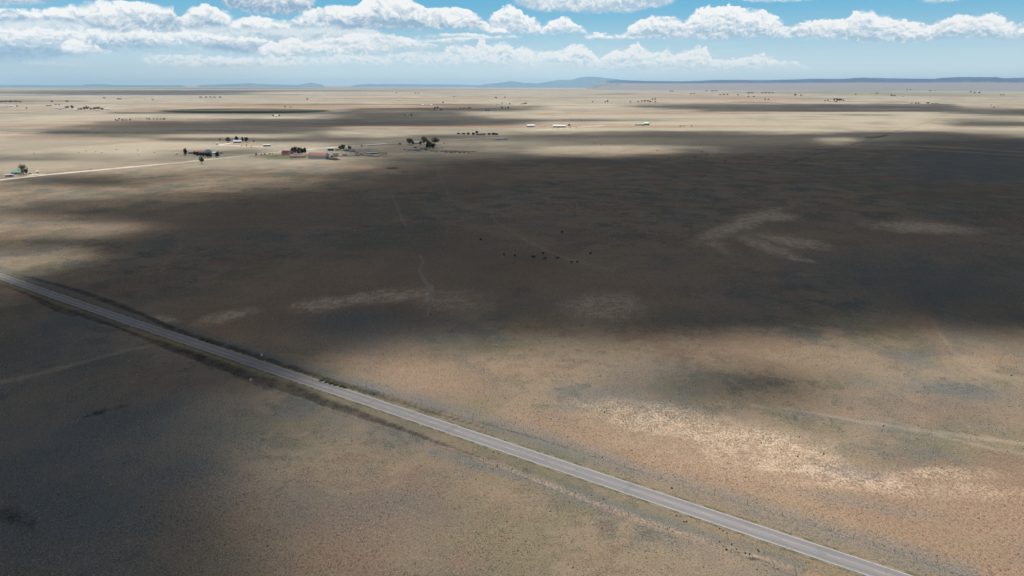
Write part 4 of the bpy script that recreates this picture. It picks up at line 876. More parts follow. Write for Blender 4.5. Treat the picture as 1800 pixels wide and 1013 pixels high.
def trailer(label, px, py, L, rot=0.0, h=3.3, group=None, name='mobile_home', roofm=None, wallm=None, cat='mobile home'):
    r = root_at(name, px, py, rot, 2.0); tag(r, label, cat, group)
    vs, fs = [], []; box(vs, fs, -L / 2, L / 2, -2.1, 2.1, 0.55, h); mesh_obj('wall', vs, fs, wallm or WHITE, r)
    vs, fs = [], []; prism(vs, fs, [(-2.2, h + .01), (2.2, h + .01), (2.2, h + .1), (1.0, h + .42), (-1.0, h + .42), (-2.2, h + .1)], -L / 2 - .15, L / 2 + .15); mesh_obj('roof', vs, fs, roofm or WROOF, r)
    vs, fs = [], []; box(vs, fs, -L / 2 + .05, L / 2 - .05, -2.05, 2.05, 0, .54); mesh_obj('skirting', vs, fs, GREYW, r)
    for k in range(3):
        x = -L / 2 + L * (k + .7) / 3.4; vs, fs = [], []; box(vs, fs, x - .6, x + .6, -2.17, -2.103, 1.5, 2.5); mesh_obj('window', vs, fs, GLASS, r)
    vs, fs = [], []; box(vs, fs, L * .07, L * .07 + .9, -2.16, -2.103, .6, 2.6); mesh_obj('door', vs, fs, DOORD, r)
    return r

# ------------------------------------------------------------------ trees
def crown_mesh(seed, n_clump, per, rx, rz, z0, leaf, shape='round'):
    rnd = random.Random(seed); vs, fs = [], []
    cl = []
    for i in range(n_clump):
        while True:
            p = Vector((rnd.uniform(-1, 1), rnd.uniform(-1, 1), rnd.uniform(-1, 1)))
            if p.length < 1: break
        p = p.normalized() * (0.12 + 0.78 * rnd.random() ** 0.6)
        if shape == 'cone': s = 1 - 0.72 * (p.z * .5 + .5); p.x *= s; p.y *= s
        if shape == 'umbrella' and p.z < -.3: p.z *= .4
        cl.append((p, rnd.uniform(.24, .42)))
    for p, cr in cl:
        for k in range(per):
            o = Vector((rnd.gauss(0, 1), rnd.gauss(0, 1), rnd.gauss(0, 1))); o = o.normalized() * cr * rnd.uniform(.4, 1.0)
            q = p + o; c = Vector((q.x * rx, q.y * rx, z0 + rz + q.z * rz))
            if c.z < .1: c.z = .1
            nrm_ = (o.normalized() + Vector((0, 0, .5)) + Vector((rnd.uniform(-.5, .5), rnd.uniform(-.5, .5), rnd.uniform(-.3, .5)))).normalized()
            a = nrm_.orthogonal().normalized(); b = nrm_.cross(a); t = rnd.uniform(0, 6.28); a, b = a * math.cos(t) + b * math.sin(t), b * math.cos(t) - a * math.sin(t)
            l = leaf * rnd.uniform(.7, 1.3); i = len(vs)
            vs += [tuple(c - a * l), tuple(c - b * l * .55 + nrm_ * l * .12), tuple(c + a * l), tuple(c + b * l * .55 - nrm_ * l * .12)]; fs.append((i, i + 1, i + 2, i + 3))
    return vs, fs
def trunk_mesh(seed, h, r, rx):
    rnd = random.Random(seed); vs, fs = [], []
    tube(vs, fs, (0, 0, 0), (0.1 * r, 0, h * .55), r, r * .7, 7)
    for k in range(4):
        t = 2 * math.pi * k / 4 + rnd.uniform(-.4, .4); e = (math.cos(t) * rx * .55, math.sin(t) * rx * .55, h * rnd.uniform(.95, 1.25))
        tube(vs, fs, (0.1 * r, 0, h * rnd.uniform(.38, .54)), e, r * .5, r * .15, 5)
    return vs, fs
tree_cache = {}
def tree(px, py, wp, hp, label, group=None, mat=None, kind='tree', shape='round', bare=0.12, fine_=True, back=0.0, cat='tree'):
    k = mpx(py); w_, h_ = wp * k, hp * k; mat = mat or LEAF
    r = root_at(kind, px, py, random.uniform(0, 360), back); tag(r, label, cat, group)
    z0 = h_ * bare; rx = w_ / 2 / 1.02; rz = (h_ - z0) / 2 / 1.02; leaf = max(0.45, 0.62 * k) * (1.0 if fine_ else 1.25)
    seed = random.randrange(10 ** 6)
    vs, fs = crown_mesh(seed, 34 if fine_ else 16, 30 if fine_ else 18, rx, rz, z0 + rz * .1, leaf, shape)
    mesh_obj('crown', vs, fs, mat, r)
    vs, fs = trunk_mesh(seed, z0 + rz, max(.12, w_ * .03), rx); mesh_obj('trunk', vs, fs, BARK, r)
    return r
def bush(px, py, wp, hp, label, group=None, mat=None, kind='bush', cat='bush', n=14, per=16):
    k = mpx(py); w_, h_ = wp * k, hp * k
    g = G(px, py); vs, fs = crown_mesh(random.randrange(10 ** 6), n, per, w_ / 2 / 1.2, h_ / 2 / 1.1, -h_ * .05, max(.12, min(w_ * .13, .45 * k)), 'round')
    o = mesh_obj(kind, vs, fs, mat or DLEAF); o.location = (g.x, g.y, 0); return tag(o, label, cat, group)
ORD = ['leftmost', 'second from left', 'third from left', 'fourth from left', 'fifth from left', 'sixth from left', 'seventh from left', 'eighth from left', 'ninth from left', 'tenth from left', 'eleventh from left', 'twelfth from left', 'thirteenth from left', 'fourteenth from left', 'fifteenth from left', 'sixteenth from left', 'seventeenth from left', 'eighteenth from left']
def ordn(i, n): return 'rightmost' if i == n - 1 and n > 1 else ORD[i]

# ---- farm with the teal roof, beside the gravel road
building('house', 'small house with teal metal roof beside a big green tree', 'house', 31, 306.6, 12.5, 9, 2.8, 2.8, CREAM, TEAL, -24, 'gable', (.2, .75), (.5,), (1, 1.1, 2.1), pane=True, chimney=True)
tree(42, 307, 16, 19, 'big full green tree towering over the teal-roofed house', shape='round', bare=.06)
tree(47, 306.5, 6, 9, 'small yellow-green tree at the right foot of the big tree', mat=WEED, bare=.1)
bush(22, 304.6, 7, 6.5, 'dark rounded bush at the left end of the teal-roofed house', mat=DLEAF)
trailer('white box trailer parked between the teal-roofed house and the gravel road', 17, 311.2, 10, -6, 3.0, name='box_trailer', cat='trailer')
def car(label, px, py, rot, col=CARP):
    r = root_at('parked_car', px, py, rot, 0.8); tag(r, label, 'car')
    vs, fs = [], []; prism(vs, fs, [(-.85, .35), (.85, .35), (.9, .7), (.85, .95), (-.85, .95), (-.9, .7)], -2.2, 2.2); b = len(vs); vs += [(-1.5, -.8, .951), (1.3, -.8, .951), (1.3, .8, .951), (-1.5, .8, .951), (-.9, -.65, 1.5), (.6, -.65, 1.5), (.6, .65, 1.5), (-.9, .65, 1.5)]
    fs += [(b + 4, b + 5, b + 6, b + 7)]
    mesh_obj('body', vs, fs, col, r); wv, wf = [], []; wv += vs[b:]; wf += [(0, 1, 5, 4), (1, 2, 6, 5), (2, 3, 7, 6), (3, 0, 4, 7)]; mesh_obj('window', wv, wf, GLASS, r)
    for x in (-1.4, 1.4):
        for y in (-.86, .86): v2, f2 = [], []; tube(v2, f2, (x, y - .1, .34), (x, y + .1, .34), .34, .34, 12); mesh_obj('wheel', v2, f2, RUBBER, r)
    return r
car('dark car parked right of the big tree at the teal-roofed house', 52.5, 306.6, 8)
building('shed', 'tiny whitish shed across the yard right of the dark car', 'shed', 66, 304, 2.6, 2.4, 1.9, .5, WHITE, WROOF, 5, 'shed')

# ---- homestead with the arched white barn and a row of dark trees
tree(326.6, 273.4, 6.5, 12.5, 'tall dark columnar tree at the left end of the arched-barn homestead', mat=DLEAF, bare=.03)
building('shed', 'low dark shed between the columnar tree and the pinkish house', 'shed', 335, 270.4, 8, 4, 2, .4, DARKW, SLATE, 0, 'shed')
building('house', 'long low house with faded pink roof behind the dark tree row', 'house', 350, 271, 18, 9, 2.7, 2.0, PINKW, PINKR, 6, 'gable', (.15, .4, .65), (.52,), chimney=True)
building('barn', 'white barn with an arched roof behind the dark tree row', 'barn', 366.5, 270.6, 13, 12, 3.6, 4.6, BLUEW, WROOF, 90, 'arch', end_door=(-1, 3.6, 3.2))
building('house', 'small white house squeezed between the arched barn and the right-hand dark tree', 'house', 377, 271.6, 7.5, 7, 2.7, 1.9, WHITE, WROOF, 15, 'gable', (.3, .7))
building('shed', 'grey shed standing apart right of the dark trees by the arched barn', 'shed', 388.5, 270.4, 5, 4, 2.4, .8, GREYW, GREYR, 0, 'shed', doors=(.5,))
building('shed', 'little white shed alone left of the tall columnar tree', 'shed', 311, 271.4, 4.2, 3, 1.9, .5, WHITE, WROOF, 0, 'shed')
for i, (x, y, w_, h_) in enumerate([(342, 272.4, 6, 5.5), (347.5, 273.8, 7, 6.5), (353, 275, 7, 7), (358.6, 276.2, 7.4, 7.6), (364, 277, 7.6, 8), (369.6, 277.4, 7, 7.4)]):
    tree(x, y, w_, h_, 'low dark evergreen in the row before the arched barn, ' + ordn(i, 6), 'dark tree row before the arched barn', DLEAF, bare=.02)
tree(382, 277, 9, 10, 'round dark tree at the right end of the arched-barn homestead', mat=DLEAF, bare=.03)
tree(354.6, 288, 9.4, 12, 'lone green tree standing on the near side of the gravel road', bare=.18)

# ---- red-roofed farm
building('house', 'red-roofed white house at the left end of the red farm', 'house', 503, 273, 13, 10, 3.4, 4.4, WHITE, MAROON, -24, 'gable', (.2, .55), (.38,), (1, 1.0, 2.1), pane=True)
building('house', 'maroon-roofed wing between the red-roofed white house and the dark trees', 'house', 513, 270.6, 8, 7, 2.9, 2.6, TANW, MAROON, 0, 'gable', (.5,))
for i, (x, y, w_, h_) in enumerate([(514.6, 270, 7, 11), (520, 271, 9, 13), (526, 271.4, 9, 12), (531.4, 271.6, 8, 10.5), (536, 271.4, 6, 11)]):
    tree(x, y, w_, h_, 'dense dark tree behind the low red-roofed stable, ' + ordn(i, 5), 'dark trees inside the red farm', DLEAF, bare=.04)
building('stable', 'long low white stable with pale red roof in front of the dark trees', 'stable', 524, 277.4, 27, 9, 2.6, 2.3, WHITE, RED, -14, 'gable', (.12, .3, .48, .66, .84), (.4,), (1, 1.6, 2.2))
building('barn', 'long white-walled barn with a dull red roof', 'barn', 560, 278.8, 33, 15, 5.4, 3.8, WHITE, RED, -28, 'gable', (.1, .25, .4, .55, .7, .85), (), (1, 4.0, 3.8), eave=.7, pane=True)
building('shed', 'open shed with a bright white roof behind the long barn', 'shed', 581.5, 265.2, 11, 8, 4.2, .6, GREYW, WROOF, -6, 'open')
building('shed', 'tan lean-to shed right of the bright white-roofed shed', 'shed', 593, 264.8, 8, 5, 2.4, .9, CREAM, TANR, 0, 'shed')
tree(603.4, 264.6, 9, 11.4, 'round dark green tree behind the sheds of the red farm', bare=.1)
building('house', 'dark slate-roofed house right of the round tree at the red farm', 'house', 610.5, 266.2, 9, 8, 2.8, 1.9, GREYW, SLATE, -10, 'gable', (.3, .7))
building('house', 'pale blue house with slate roof at the right of the red farm', 'house', 620, 267.4, 10, 8, 3.2, 2.2, BLUEW, SLATE, 14, 'hip', (.25, .7), (.5,), pane=True)
building('shed', 'grey metal-roofed shed just right of the long barn gable', 'shed', 590, 272, 9, 6, 2.2, 1.0, GREYW, GREYR, 20, 'shed')
building('shed', 'low tan-roofed pole shed touching the yard right of the long barn', 'shed', 588, 275.6, 13, 5, 2.2, .7, TANW, TANR, 6, 'open')
building('shed', 'pinkish low shed among the pens right of the long barn', 'shed', 606, 273.6, 8, 4, 1.9, .6, TANW, PINKR, 4, 'shed')
building('shed', 'pale grey feed shed in the pens below the slate-roofed houses', 'shed', 635.5, 271.6, 6, 4, 1.9, .6, GREYW, GREYR, 0, 'shed')
building('shed', 'long grey-roofed cattle shed across the pens of the red farm', 'shed', 654, 271.2, 19, 5, 2.1, .6, DARKW, GREYR, -3, 'open')
building('shed', 'small white-walled shed at the right corner of the pens', 'shed', 649, 273.6, 4.5, 3.4, 1.8, .5, WHITE, GREYR, 8, 'shed')
building('shed', 'grey lean-to tilted toward the road at the outer pens', 'shed', 661, 275.4, 7.5, 4, 1.7, .6, GREYW, GREYR, -16, 'shed')
def corral(label, pts, group='pole fences of the cattle pens', h=1.5, sp=3.0):
    P = [G(*p) for p in pts]; vs, fs = [], []; c = P[0]
    for a, b in zip(P[:-1], P[1:]):
        a, b = a - c, b - c; n = max(1, int((b - a).length / sp))
        for k in range(n + 1): p = a.lerp(b, k / n); tube(vs, fs, (p.x, p.y, 0), (p.x, p.y, h), .11, .1, 5)
    for a, b in zip(P[:-1], P[1:]):
        a, b = a - c, b - c
        for z in (.4, .8, 1.2, h - .05): tube(vs, fs, (a.x, a.y, z), (b.x, b.y, z), .09, .09, 5)
    r = mesh_obj('pole_fence', vs, fs, POST); r.location = (c.x, c.y, 0); tag(r, label, 'fence', group)
corral('pole fence running right from the long barn yard to the outer pens', [(596, 276.6), (612, 275.8), (624, 274.6), (640, 274)])
corral('pole fence closing the far side of the red farm pens', [(624, 269), (640, 269.6), (660, 269.8), (680, 270.4)])
corral('pole fence along the outer right pens, ending in open grass', [(640, 274.6), (655, 275.6), (664, 274.2), (682, 271.4)])
corral('pole fence cross-dividing the middle of the red farm pens', [(628, 268.4), (626, 272), (630, 276)])
corral('long dark pole fence far behind the pens, reaching toward the tall trees', [(648, 257), (665, 256), (684, 255), (702, 254)])
corral('rough pole fence running right from the farmyard with the tall trees', [(748, 265.4), (768, 266.4), (790, 267.2), (812, 266.6), (838, 267.6)])
for i, (x, y, w_, h_) in enumerate([(577, 280.6, 6, 2.2), (582.4, 281.4, 6, 2.6), (588, 281.6, 6, 2.6), (593, 281, 4, 2)]):
    bush(x, y, w_, h_, 'dark low bush along the front of the long barn, ' + ordn(i, 4), 'bushes before the long barn')
for i, (x, y, w_, h_) in enumerate([(450.4, 274.6, 4.4, 6.6), (459.4, 273.8, 3.6, 4.4), (465, 272, 4.6, 2.6), (474.6, 271.8, 3, 3), (479, 271.2, 2.8, 2.6), (496.6, 272, 3, 3.4)]):
    bush(x, y, w_, h_, 'dark shrub along the drive left of the red-roofed house, ' + ordn(i, 6), 'shrubs along the red farm drive')

# ---- farm with the blue-roofed house
building('house', 'house with blue metal roof among dark trees on the pale slope', 'house', 417.5, 251.4, 17, 10, 2.9, 2.6, TANW, BLUER, 0, 'gable', (.2, .45, .8), (.6,))
tree(401.4, 250.6, 10, 8.6, 'broad grey-green tree left of the blue-roofed house', mat=GLEAF, bare=.12)
tree(416, 248.4, 7.4, 8.6, 'dark tree directly behind the blue-roofed house', mat=DLEAF, bare=.05)
tree(426.6, 249.6, 4.4, 8, 'narrow dark tree at the right gable of the blue-roofed house', mat=DLEAF, bare=.05)
tree(433.4, 250.4, 7.4, 9.4, 'round dark tree furthest right beside the blue-roofed house', mat=DLEAF, bare=.06)
bush(386.6, 246.4, 4.6, 3, 'dark bush standing off left of the grey-green tree')
bush(446, 249, 5, 2.4, 'low dark bush right of the trees at the blue-roofed house')
building('shed', 'tiny white-roofed shed on the pale slope left of the farm drive', 'shed', 382, 254.2, 5, 4.4, 2.2, .5, DARKW, WROOF, 0, 'shed')
building('shed', 'brown long shed with pale roof on the open slope above the red farm', 'shed', 469.4, 257.6, 14.5, 7, 2.8, 1.2, DARKW, GREYR, -4, 'gable')
for i, (x, y, w_, h_) in enumerate([(425.4, 257.8, 2.2, 3), (433.2, 257.6, 2.4, 4), (441.6, 259, 2.4, 3)]):
    bush(x, y, w_, h_, 'single small dark bush beside the farm drive below the blue-roofed house, ' + ordn(i, 3), 'bushes by the farm drive')

# ---- farmyard with the tall trees
tree(720, 254.8, 13, 12, 'bare-looking grey tree at the left of the tall-tree farmyard', mat=GLEAF, bare=.14)
building('house', 'low grey house between the grey tree and the tall dark tree', 'house', 732, 252.8, 14, 8, 2.6, 1.7, GREYW, GREYR, 0, 'gable', (.2, .5, .8))
tree(745.6, 254.6, 12.5, 14, 'tallest dark tree in the middle of the farmyard', mat=DLEAF, bare=.05)
tree(764.4, 254.4, 18, 12, 'wide dark umbrella-shaped tree at the right of the farmyard', mat=DLEAF, shape='umbrella', bare=.1)
tree(756, 261.6, 9, 11.5, 'upright green tree in front of the umbrella-shaped tree', bare=.05)
tree(761.6, 262, 8, 10.5, 'darker green tree just right of the upright green tree', mat=DLEAF, bare=.04)
tree(751.4, 260.4, 7, 8.4, 'small dark tree between the tan-roofed house and the upright green tree', mat=DLEAF, bare=.03)
tree(739, 255, 6, 6.6, 'short dark tree between the low grey house and the tallest tree', mat=DLEAF, bare=.03)
tree(725.6, 254.2, 6, 6, 'low dark tree at the right foot of the bare-looking grey tree', mat=DLEAF, bare=.03)
tree(753.4, 254.4, 7, 7.6, 'short green tree between the tallest tree and the umbrella-shaped tree', bare=.03)
trailer('pale blue-white mobile home at the front of the tall-tree farmyard', 733, 265.2, 13, 4, 3.4, wallm=BLUEW)
building('house', 'tan-roofed house behind the pale mobile home', 'house', 741, 262.4, 13, 9, 2.7, 2.4, CREAM, TANR, -20, 'gable', (.3, .7), (.5,))
building('shed', 'small tin shed left of the pale mobile home', 'shed', 721, 264.4, 6, 4, 2.0, .6, GREYW, GREYR, 0, 'shed')
bush(730, 261.4, 5, 4.4, 'dark bush behind the left end of the pale mobile home'); tree(597.4, 263.6, 6, 6.4, 'short green tree left of the round tree behind the tan lean-to', bare=.04)
tree(614.6, 262.8, 6, 6, 'small dark tree behind the two slate-roofed houses', mat=DLEAF, bare=.04)
bush(703, 254.6, 7, 4.4, 'dark bush at the right end of the long dark pole fence')
bush(749.4, 264.2, 8, 4, 'dark low shrub beside the tan-roofed house'); bush(636, 257.8, 4.4, 3, 'dark bush alone at the left start of the long pole fence'); bush(711, 264, 4, 2, 'low dark weed clump left of the tin shed')
for i, (x, y, w_, h_) in enumerate([(758, 267, 3, 1.6), (763, 268, 3, 1.8), (767.4, 268.2, 3, 1.8), (776, 267, 4, 1.6), (784, 268.4, 5, 2), (793, 269, 5, 2), (800, 268.4, 4, 2.2), (808, 269.6, 6, 2), (816, 269, 5, 1.8), (824, 269.8, 5, 1.6)]):
    bush(x, y, w_, h_, 'low dark brush heap along the rough pole fence, ' + ordn(i, 10), 'brush along the rough pole fence', SCRUB)
def pole(label, px, py, hp):
    h_ = hp * mpx(py); r = root_at('utility_pole', px, py, 20); tag(r, label, 'utility pole')
    vs, fs = [], []; tube(vs, fs, (0, 0, 0), (0, 0, h_), .22, .15, 8); mesh_obj('pole', vs, fs, POST, r)
    vs, fs = [], []; box(vs, fs, -1.3, 1.3, -.26, -.14, h_ * .9, h_ * .9 + .18); mesh_obj('crossarm', vs, fs, POST, r)
    vs, fs = [], []; tube(vs, fs, (.4, -.3, h_ * .72), (.4, -.3, h_ * .84), .28, .28, 10); mesh_obj('transformer', vs, fs, STEEL, r)
pole('lone wooden utility pole right of the umbrella-shaped tree', 785.6, 254, 7)
bush(780.6, 252.8, 3.4, 1.6, 'low dark shrub at the foot of the lone utility pole')

# ---- places further out
for i, (x, y, w_, h_) in enumerate([(806, 235.6, 6, 1.8), (815, 236, 7, 2), (823, 236.6, 6, 3), (832, 237.4, 6, 4), (838, 236.6, 6, 6), (851, 237, 7, 3), (860, 237, 7, 3), (868, 237.2, 7, 3.4), (873, 237.2, 5, 3)]):
    tree(x, y, w_, h_, 'dark tree in the hedge-like clump hiding the bluish house, ' + ordn(i, 9), 'dark clump above the twin mobile homes', DLEAF, bare=.02)
building('house', 'bluish grey house half hidden in the dark tree clump', 'house', 844, 237.8, 22, 10, 3, 2, GREYW, SLATE, 0, 'gable', (.3, .7))
trailer('left one of the twin white mobile homes on open grass', 876.6, 246.6, 14, -8, 3.6, 'twin white mobile homes'); trailer('right one of the twin white mobile homes on open grass', 887.4, 246, 14, 4, 3.4, 'twin white mobile homes')
bush(869, 246.4, 2.4, 1.8, 'dark shrub at the left end of the twin mobile homes')
building('barn', 'white shed with a dark left end, left of the long white barn', 'barn', 932.6, 223.6, 22, 12, 4.5, 2.5, BLUEW, WROOF, 8, 'gable', (), (.1,))
building('barn', 'long bright white barn with trees at both ends', 'barn', 983, 224.2, 38, 14, 4.5, 2.5, WHITE, WROOF, 0, 'gable', (.2, .5, .8))
tree(974, 223.8, 3.4, 3.6, 'dark tree at the left end of the long bright white barn', mat=DLEAF, bare=.04, fine_=False); tree(992.6, 222.4, 3.2, 3.8, 'dark tree at the right end of the long bright white barn', mat=DLEAF, bare=.04, fine_=False)
tree(1000.6, 222, 3, 3.4, 'yellowish tree right of the long bright white barn', mat=WEED, bare=.04, fine_=False); bush(980.6, 226, 3, 1.6, 'dark bush before the long bright white barn'); bush(1002.6, 224.4, 2.2, 1.6, 'small dark bush below the yellowish tree'); bush(1013, 225, 2, 1.4, 'small dark bush furthest right of the long bright white barn')
building('shed', 'tiny pale shed midway between the two white barns', 'shed', 957, 222.2, 5, 4, 2.6, .6, BLUEW, WROOF, 0, 'shed')
building('barn', 'tall teal-roofed barn on the sunlit plain', 'barn', 1136.6, 220.4, 14, 12, 5.6, 3.2, GREYW, TEAL, -14, 'gable', (.5,), group='teal-roofed barn buildings'); building('shed', 'long low shed joined to the left of the tall teal barn', 'shed', 1124, 220.6, 28, 9, 2.6, .9, DARKW, TEAL, 0, 'shed', group='teal-roofed barn buildings')
bush(1130.4, 221.4, 3.4, 2, 'dark bush before the low shed of the teal barn')
for i, (x, w_) in enumerate([(1196, 5), (1202, 4), (1216, 4)]): bush(x, 222.2, w_, 1.6, 'brown brush clump on the sunlit plain right of the teal barn, ' + ordn(i, 3), 'brush right of the teal barn', SCRUB)
for i, (x, y, w_, h_) in enumerate([(1210, 211.6, 0, 0)][:0]): pass
building('house', 'small white house on the near edge of the dark crop circle', 'house', 485.6, 204.6, 16, 9, 3, 2, WHITE, WROOF, 0, 'gable', (.3, .7))
tree(480.6, 204.4, 2.2, 2.4, 'dark tree left of the white house by the crop circle', mat=DLEAF, bare=.04, fine_=False); tree(491, 204.4, 2, 2.2, 'dark tree right of the white house by the crop circle', mat=DLEAF, bare=.04, fine_=False)
def hamlet(place, trees, houses, gname):
    for i, (x, y, w_, h_) in enumerate(sorted(trees)):
        tree(x, y, w_, h_, 'small dark tree %s, %s' % (place, ordn(i, len(trees))), 'trees ' + gname, DLEAF if i % 3 else LEAF, bare=.03, fine_=False)
    for i, (x, y, wp) in enumerate(sorted(houses)):
        k = mpx(y); sty = i % 3; wm = wp * k
        adj = ['white-roofed', 'pale', 'whitish'][sty]
        building('house' if sty else 'barn', 'tiny %s building %s%s' % (adj, place, ', ' + ordn(i, len(houses)) if len(houses) > 1 else ''), 'house' if sty else 'barn', x, y, wm, min(wm * .6, 12), 3.2 if wp < 4 else 4.0, 2.0, [WHITE, CREAM, BLUEW][sty], [WROOF, GREYR, WROOF][sty], (i * 37) % 30 - 15, 'gable', (.5,), group='buildings ' + gname)
hamlet('of the hamlet left of the dark crop circle', [(115, 190.4, 4, 3), (119, 190.2, 4, 3), (127, 190.6, 5, 4.6), (137.4, 192.8, 4, 1.6), (142, 193, 5, 2.4), (148, 192.4, 6, 4), (154, 192.6, 7, 5.4), (160, 192.8, 5, 3), (167, 192.8, 7, 4), (173, 193, 7, 4.6), (179.4, 193, 5, 3)],
       [(101, 191.6, 5), (110.6, 190.6, 7), (106, 193, 4), (133, 194, 4), (171, 194.2, 4), (188.6, 193.6, 5), (196, 194, 3)], 'of the hamlet left of the crop circle')
hamlet('of the pale row at the far left edge', [(30, 187.6, 2.6, 1.6), (47, 191, 2.4, 2)], [(6, 188.6, 7), (11.6, 189, 4), (20, 187.8, 5), (26, 188.6, 3)], 'at the far left edge')
hamlet('in the long thin wood on the far left', [(3, 180, 8, 2.2), (10, 180.2, 8, 3), (18, 180, 8, 2.6), (27, 180, 7, 3), (35, 179.8, 5, 1.8), (91.6, 179.6, 3.4, 2.4), (118, 179.2, 4.6, 2)], [], 'in the thin wood on the far left')
hamlet('beside the low dark shadow far left', [(83, 186.8, 5, 1), (88, 186.4, 4, 1), (98, 184.2, 3, 1), (104, 184.4, 3, 1)], [], 'left of the hamlet')
hamlet('of the small white row above the long cloud shadow', [(203.6, 212, 2, 2.2), (209.6, 210.6, 2.6, 2.8), (223, 212, 1.8, 1.6), (228.6, 211.8, 2.2, 2.4)], [(207, 212.4, 4), (215.4, 211.8, 4), (219, 212, 3)], 'of the small white row')
hamlet('of the thin dotted row', [(263, 210, 3, 1.4), (270, 210, 1.6, 1.2), (276, 210, 1.6, 1.2), (282, 210, 1.8, 1.2), (287.6, 210.4, 2, 1.2)], [(258.6, 210, 2.4), (289, 209.8, 2.6)], 'of the thin dotted row')
hamlet('of the faint far settlement above the crop circle', [(183.6, 173, 4, 1.8), (208, 175, 4, 1.4), (212, 175, 3, 1.2), (268, 176, 3, 1.2)], [(222, 173.2, 4), (254, 175.4, 3), (258, 175.6, 2.6), (276, 173.4, 3)], 'of the faint far settlement')
hamlet('of the hedge line on the horizon plain', [(353, 171.6, 5, 1.2), (363, 171.6, 5, 1.2), (370, 171.6, 5, 1.2), (377, 171.6, 5, 1.2), (387, 171.6, 5, 1.2)], [], 'of the far hedge line')
hamlet('alone above the crop circle', [(501, 188.8, 2, 2), (511, 189.4, 1.6, 1), (540, 175.4, 3, 1.6)], [], 'above the crop circle')
hamlet('of the dark-tree farm on the shaded strip', [(764.6, 191.6, 3, 4), (769.4, 191.4, 3.2, 4), (763, 194, 3, 1.4), (776, 194, 3, 2), (772, 194.2, 3, 1)], [(770.6, 194.4, 3)], 'of the dark-tree farm')
hamlet('of the shaded farm on the grey strip', [(712, 204.2, 3, 1.4), (723.6, 203.6, 3, 2.4)], [(718, 204, 3)], 'of the shaded farm')
hamlet('on the shaded strip below the green field', [(809, 191, 2.4, 1.2), (816, 190.8, 3.4, 1.4), (823, 190.8, 3.4, 1.4), (826, 190.6, 3, 1.4), (854, 194.8, 2.4, 1.8), (858.6, 195, 3, 1.2), (882.6, 190.8, 3.4, 2.6), (888, 191, 3, 1.2), (893.6, 190.8, 2.6, 3)], [(886, 191.2, 3)], 'below the green field')
hamlet('at the ends of the bright green field', [(779, 181.2, 2.4, 1.8), (895.6, 183.8, 2, 2.2), (882.6, 182.6, 1.4, 1.6)], [(743.4, 185.4, 4), (750.6, 185, 4), (758, 185, 3), (782, 181.4, 2.6), (873.4, 183.8, 2.4), (876.6, 184.2, 2.2), (882, 184, 2.2)], 'by the bright green field')
hamlet('of the far specks behind the green field', [(696.6, 164.4, 1.6, 1), (730, 164.8, 1.6, 1.2), (735.6, 164.6, 1.6, 1), (798, 171, 2, 1), (872, 172.4, 4, 1.4), (887.6, 172, 2.4, 1.4)], [(703.4, 176.8, 5), (732, 164.6, 1.6)], 'behind the green field')
hamlet('of the small farm mid-plain', [(917.6, 183.6, 2.4, 1), (921.6, 183.2, 2, 1.6), (924.6, 183.2, 2, 2.2)], [(914, 183.8, 2)], 'of the small middle farm')
hamlet('of the thinly treed village at centre right', [(1041.6, 179.8, 2, 1.6), (1064, 180.2, 1.6, 1.6), (1068, 179.4, 2.6, 2.6), (1108, 179.8, 2, 1.2), (1121.6, 179.8, 2, 1.6), (1128, 179, 2.4, 2), (1133, 179, 3, 2.8), (1138.6, 178.8, 3, 3), (1143, 179.6, 3, 2), (1147, 175.4, 2.4, 2.2), (1151.6, 175.4, 2.4, 2), (1152, 179.6, 2, 1.2)],
       [(1060, 180.6, 2), (1075, 180, 2.4), (1158.6, 179.8, 2.4), (1166.6, 180, 2.6)], 'of the village at centre right')
hamlet('of the tree line below the plateau foot', [(1178, 161.2, 2.4, 1.4), (1182, 161.2, 2, 1), (1215, 165.4, 2, 1.2), (1220, 165.2, 2, 1), (1242, 160.8, 5, 1), (1252, 160.6, 6, 1), (1259, 160.6, 5, 1)], [(1131, 163.4, 2)], 'below the plateau foot')
hamlet('of the scattered farms right of centre', [(1266, 167.4, 2.4, 1.4), (1272, 167.2, 3, 1.6), (1278.6, 167.2, 2.4, 2), (1297, 167.8, 2.6, 1.2), (1316, 164.4, 4, 1.8), (1322, 164.2, 4, 2), (1340, 164, 3, 1.4), (1346, 163.8, 3, 2), (1352, 164, 3, 1.4), (1358, 164, 3, 1), (1315, 170.6, 2, 1.4), (1325, 170.8, 2.4, 1.2)], [(1287.6, 166.6, 2), (1330, 170.8, 2), (1363, 162, 4), (1372, 161, 4)], 'right of centre')
hamlet('around the lone pair of farms on the reddish field', [(1345, 175.6, 2.6, 1.6), (1350.6, 175.6, 2, 1.4), (1397.6, 168.4, 3.6, 3), (1408, 168.2, 3, 1)], [(1399.6, 160.4, 3.4), (1355, 175.8, 2)], 'on the reddish field')
hamlet('of the leafy ranch village behind the dark band', [(1450, 178.4, 3, 1.6), (1455, 177.6, 2, 2), (1466, 178, 2.6, 5), (1469, 180, 2.4, 2), (1471.6, 178, 3, 4), (1475.6, 177.8, 3, 4.4), (1478.6, 177.6, 2.6, 3.6), (1482.6, 177.4, 2.4, 1.6), (1470.6, 176, 2, 3)], [(1448, 179, 3), (1458.6, 179, 3.6), (1462.6, 178.6, 2.4), (1493, 178.2, 2.4)], 'of the leafy ranch village')
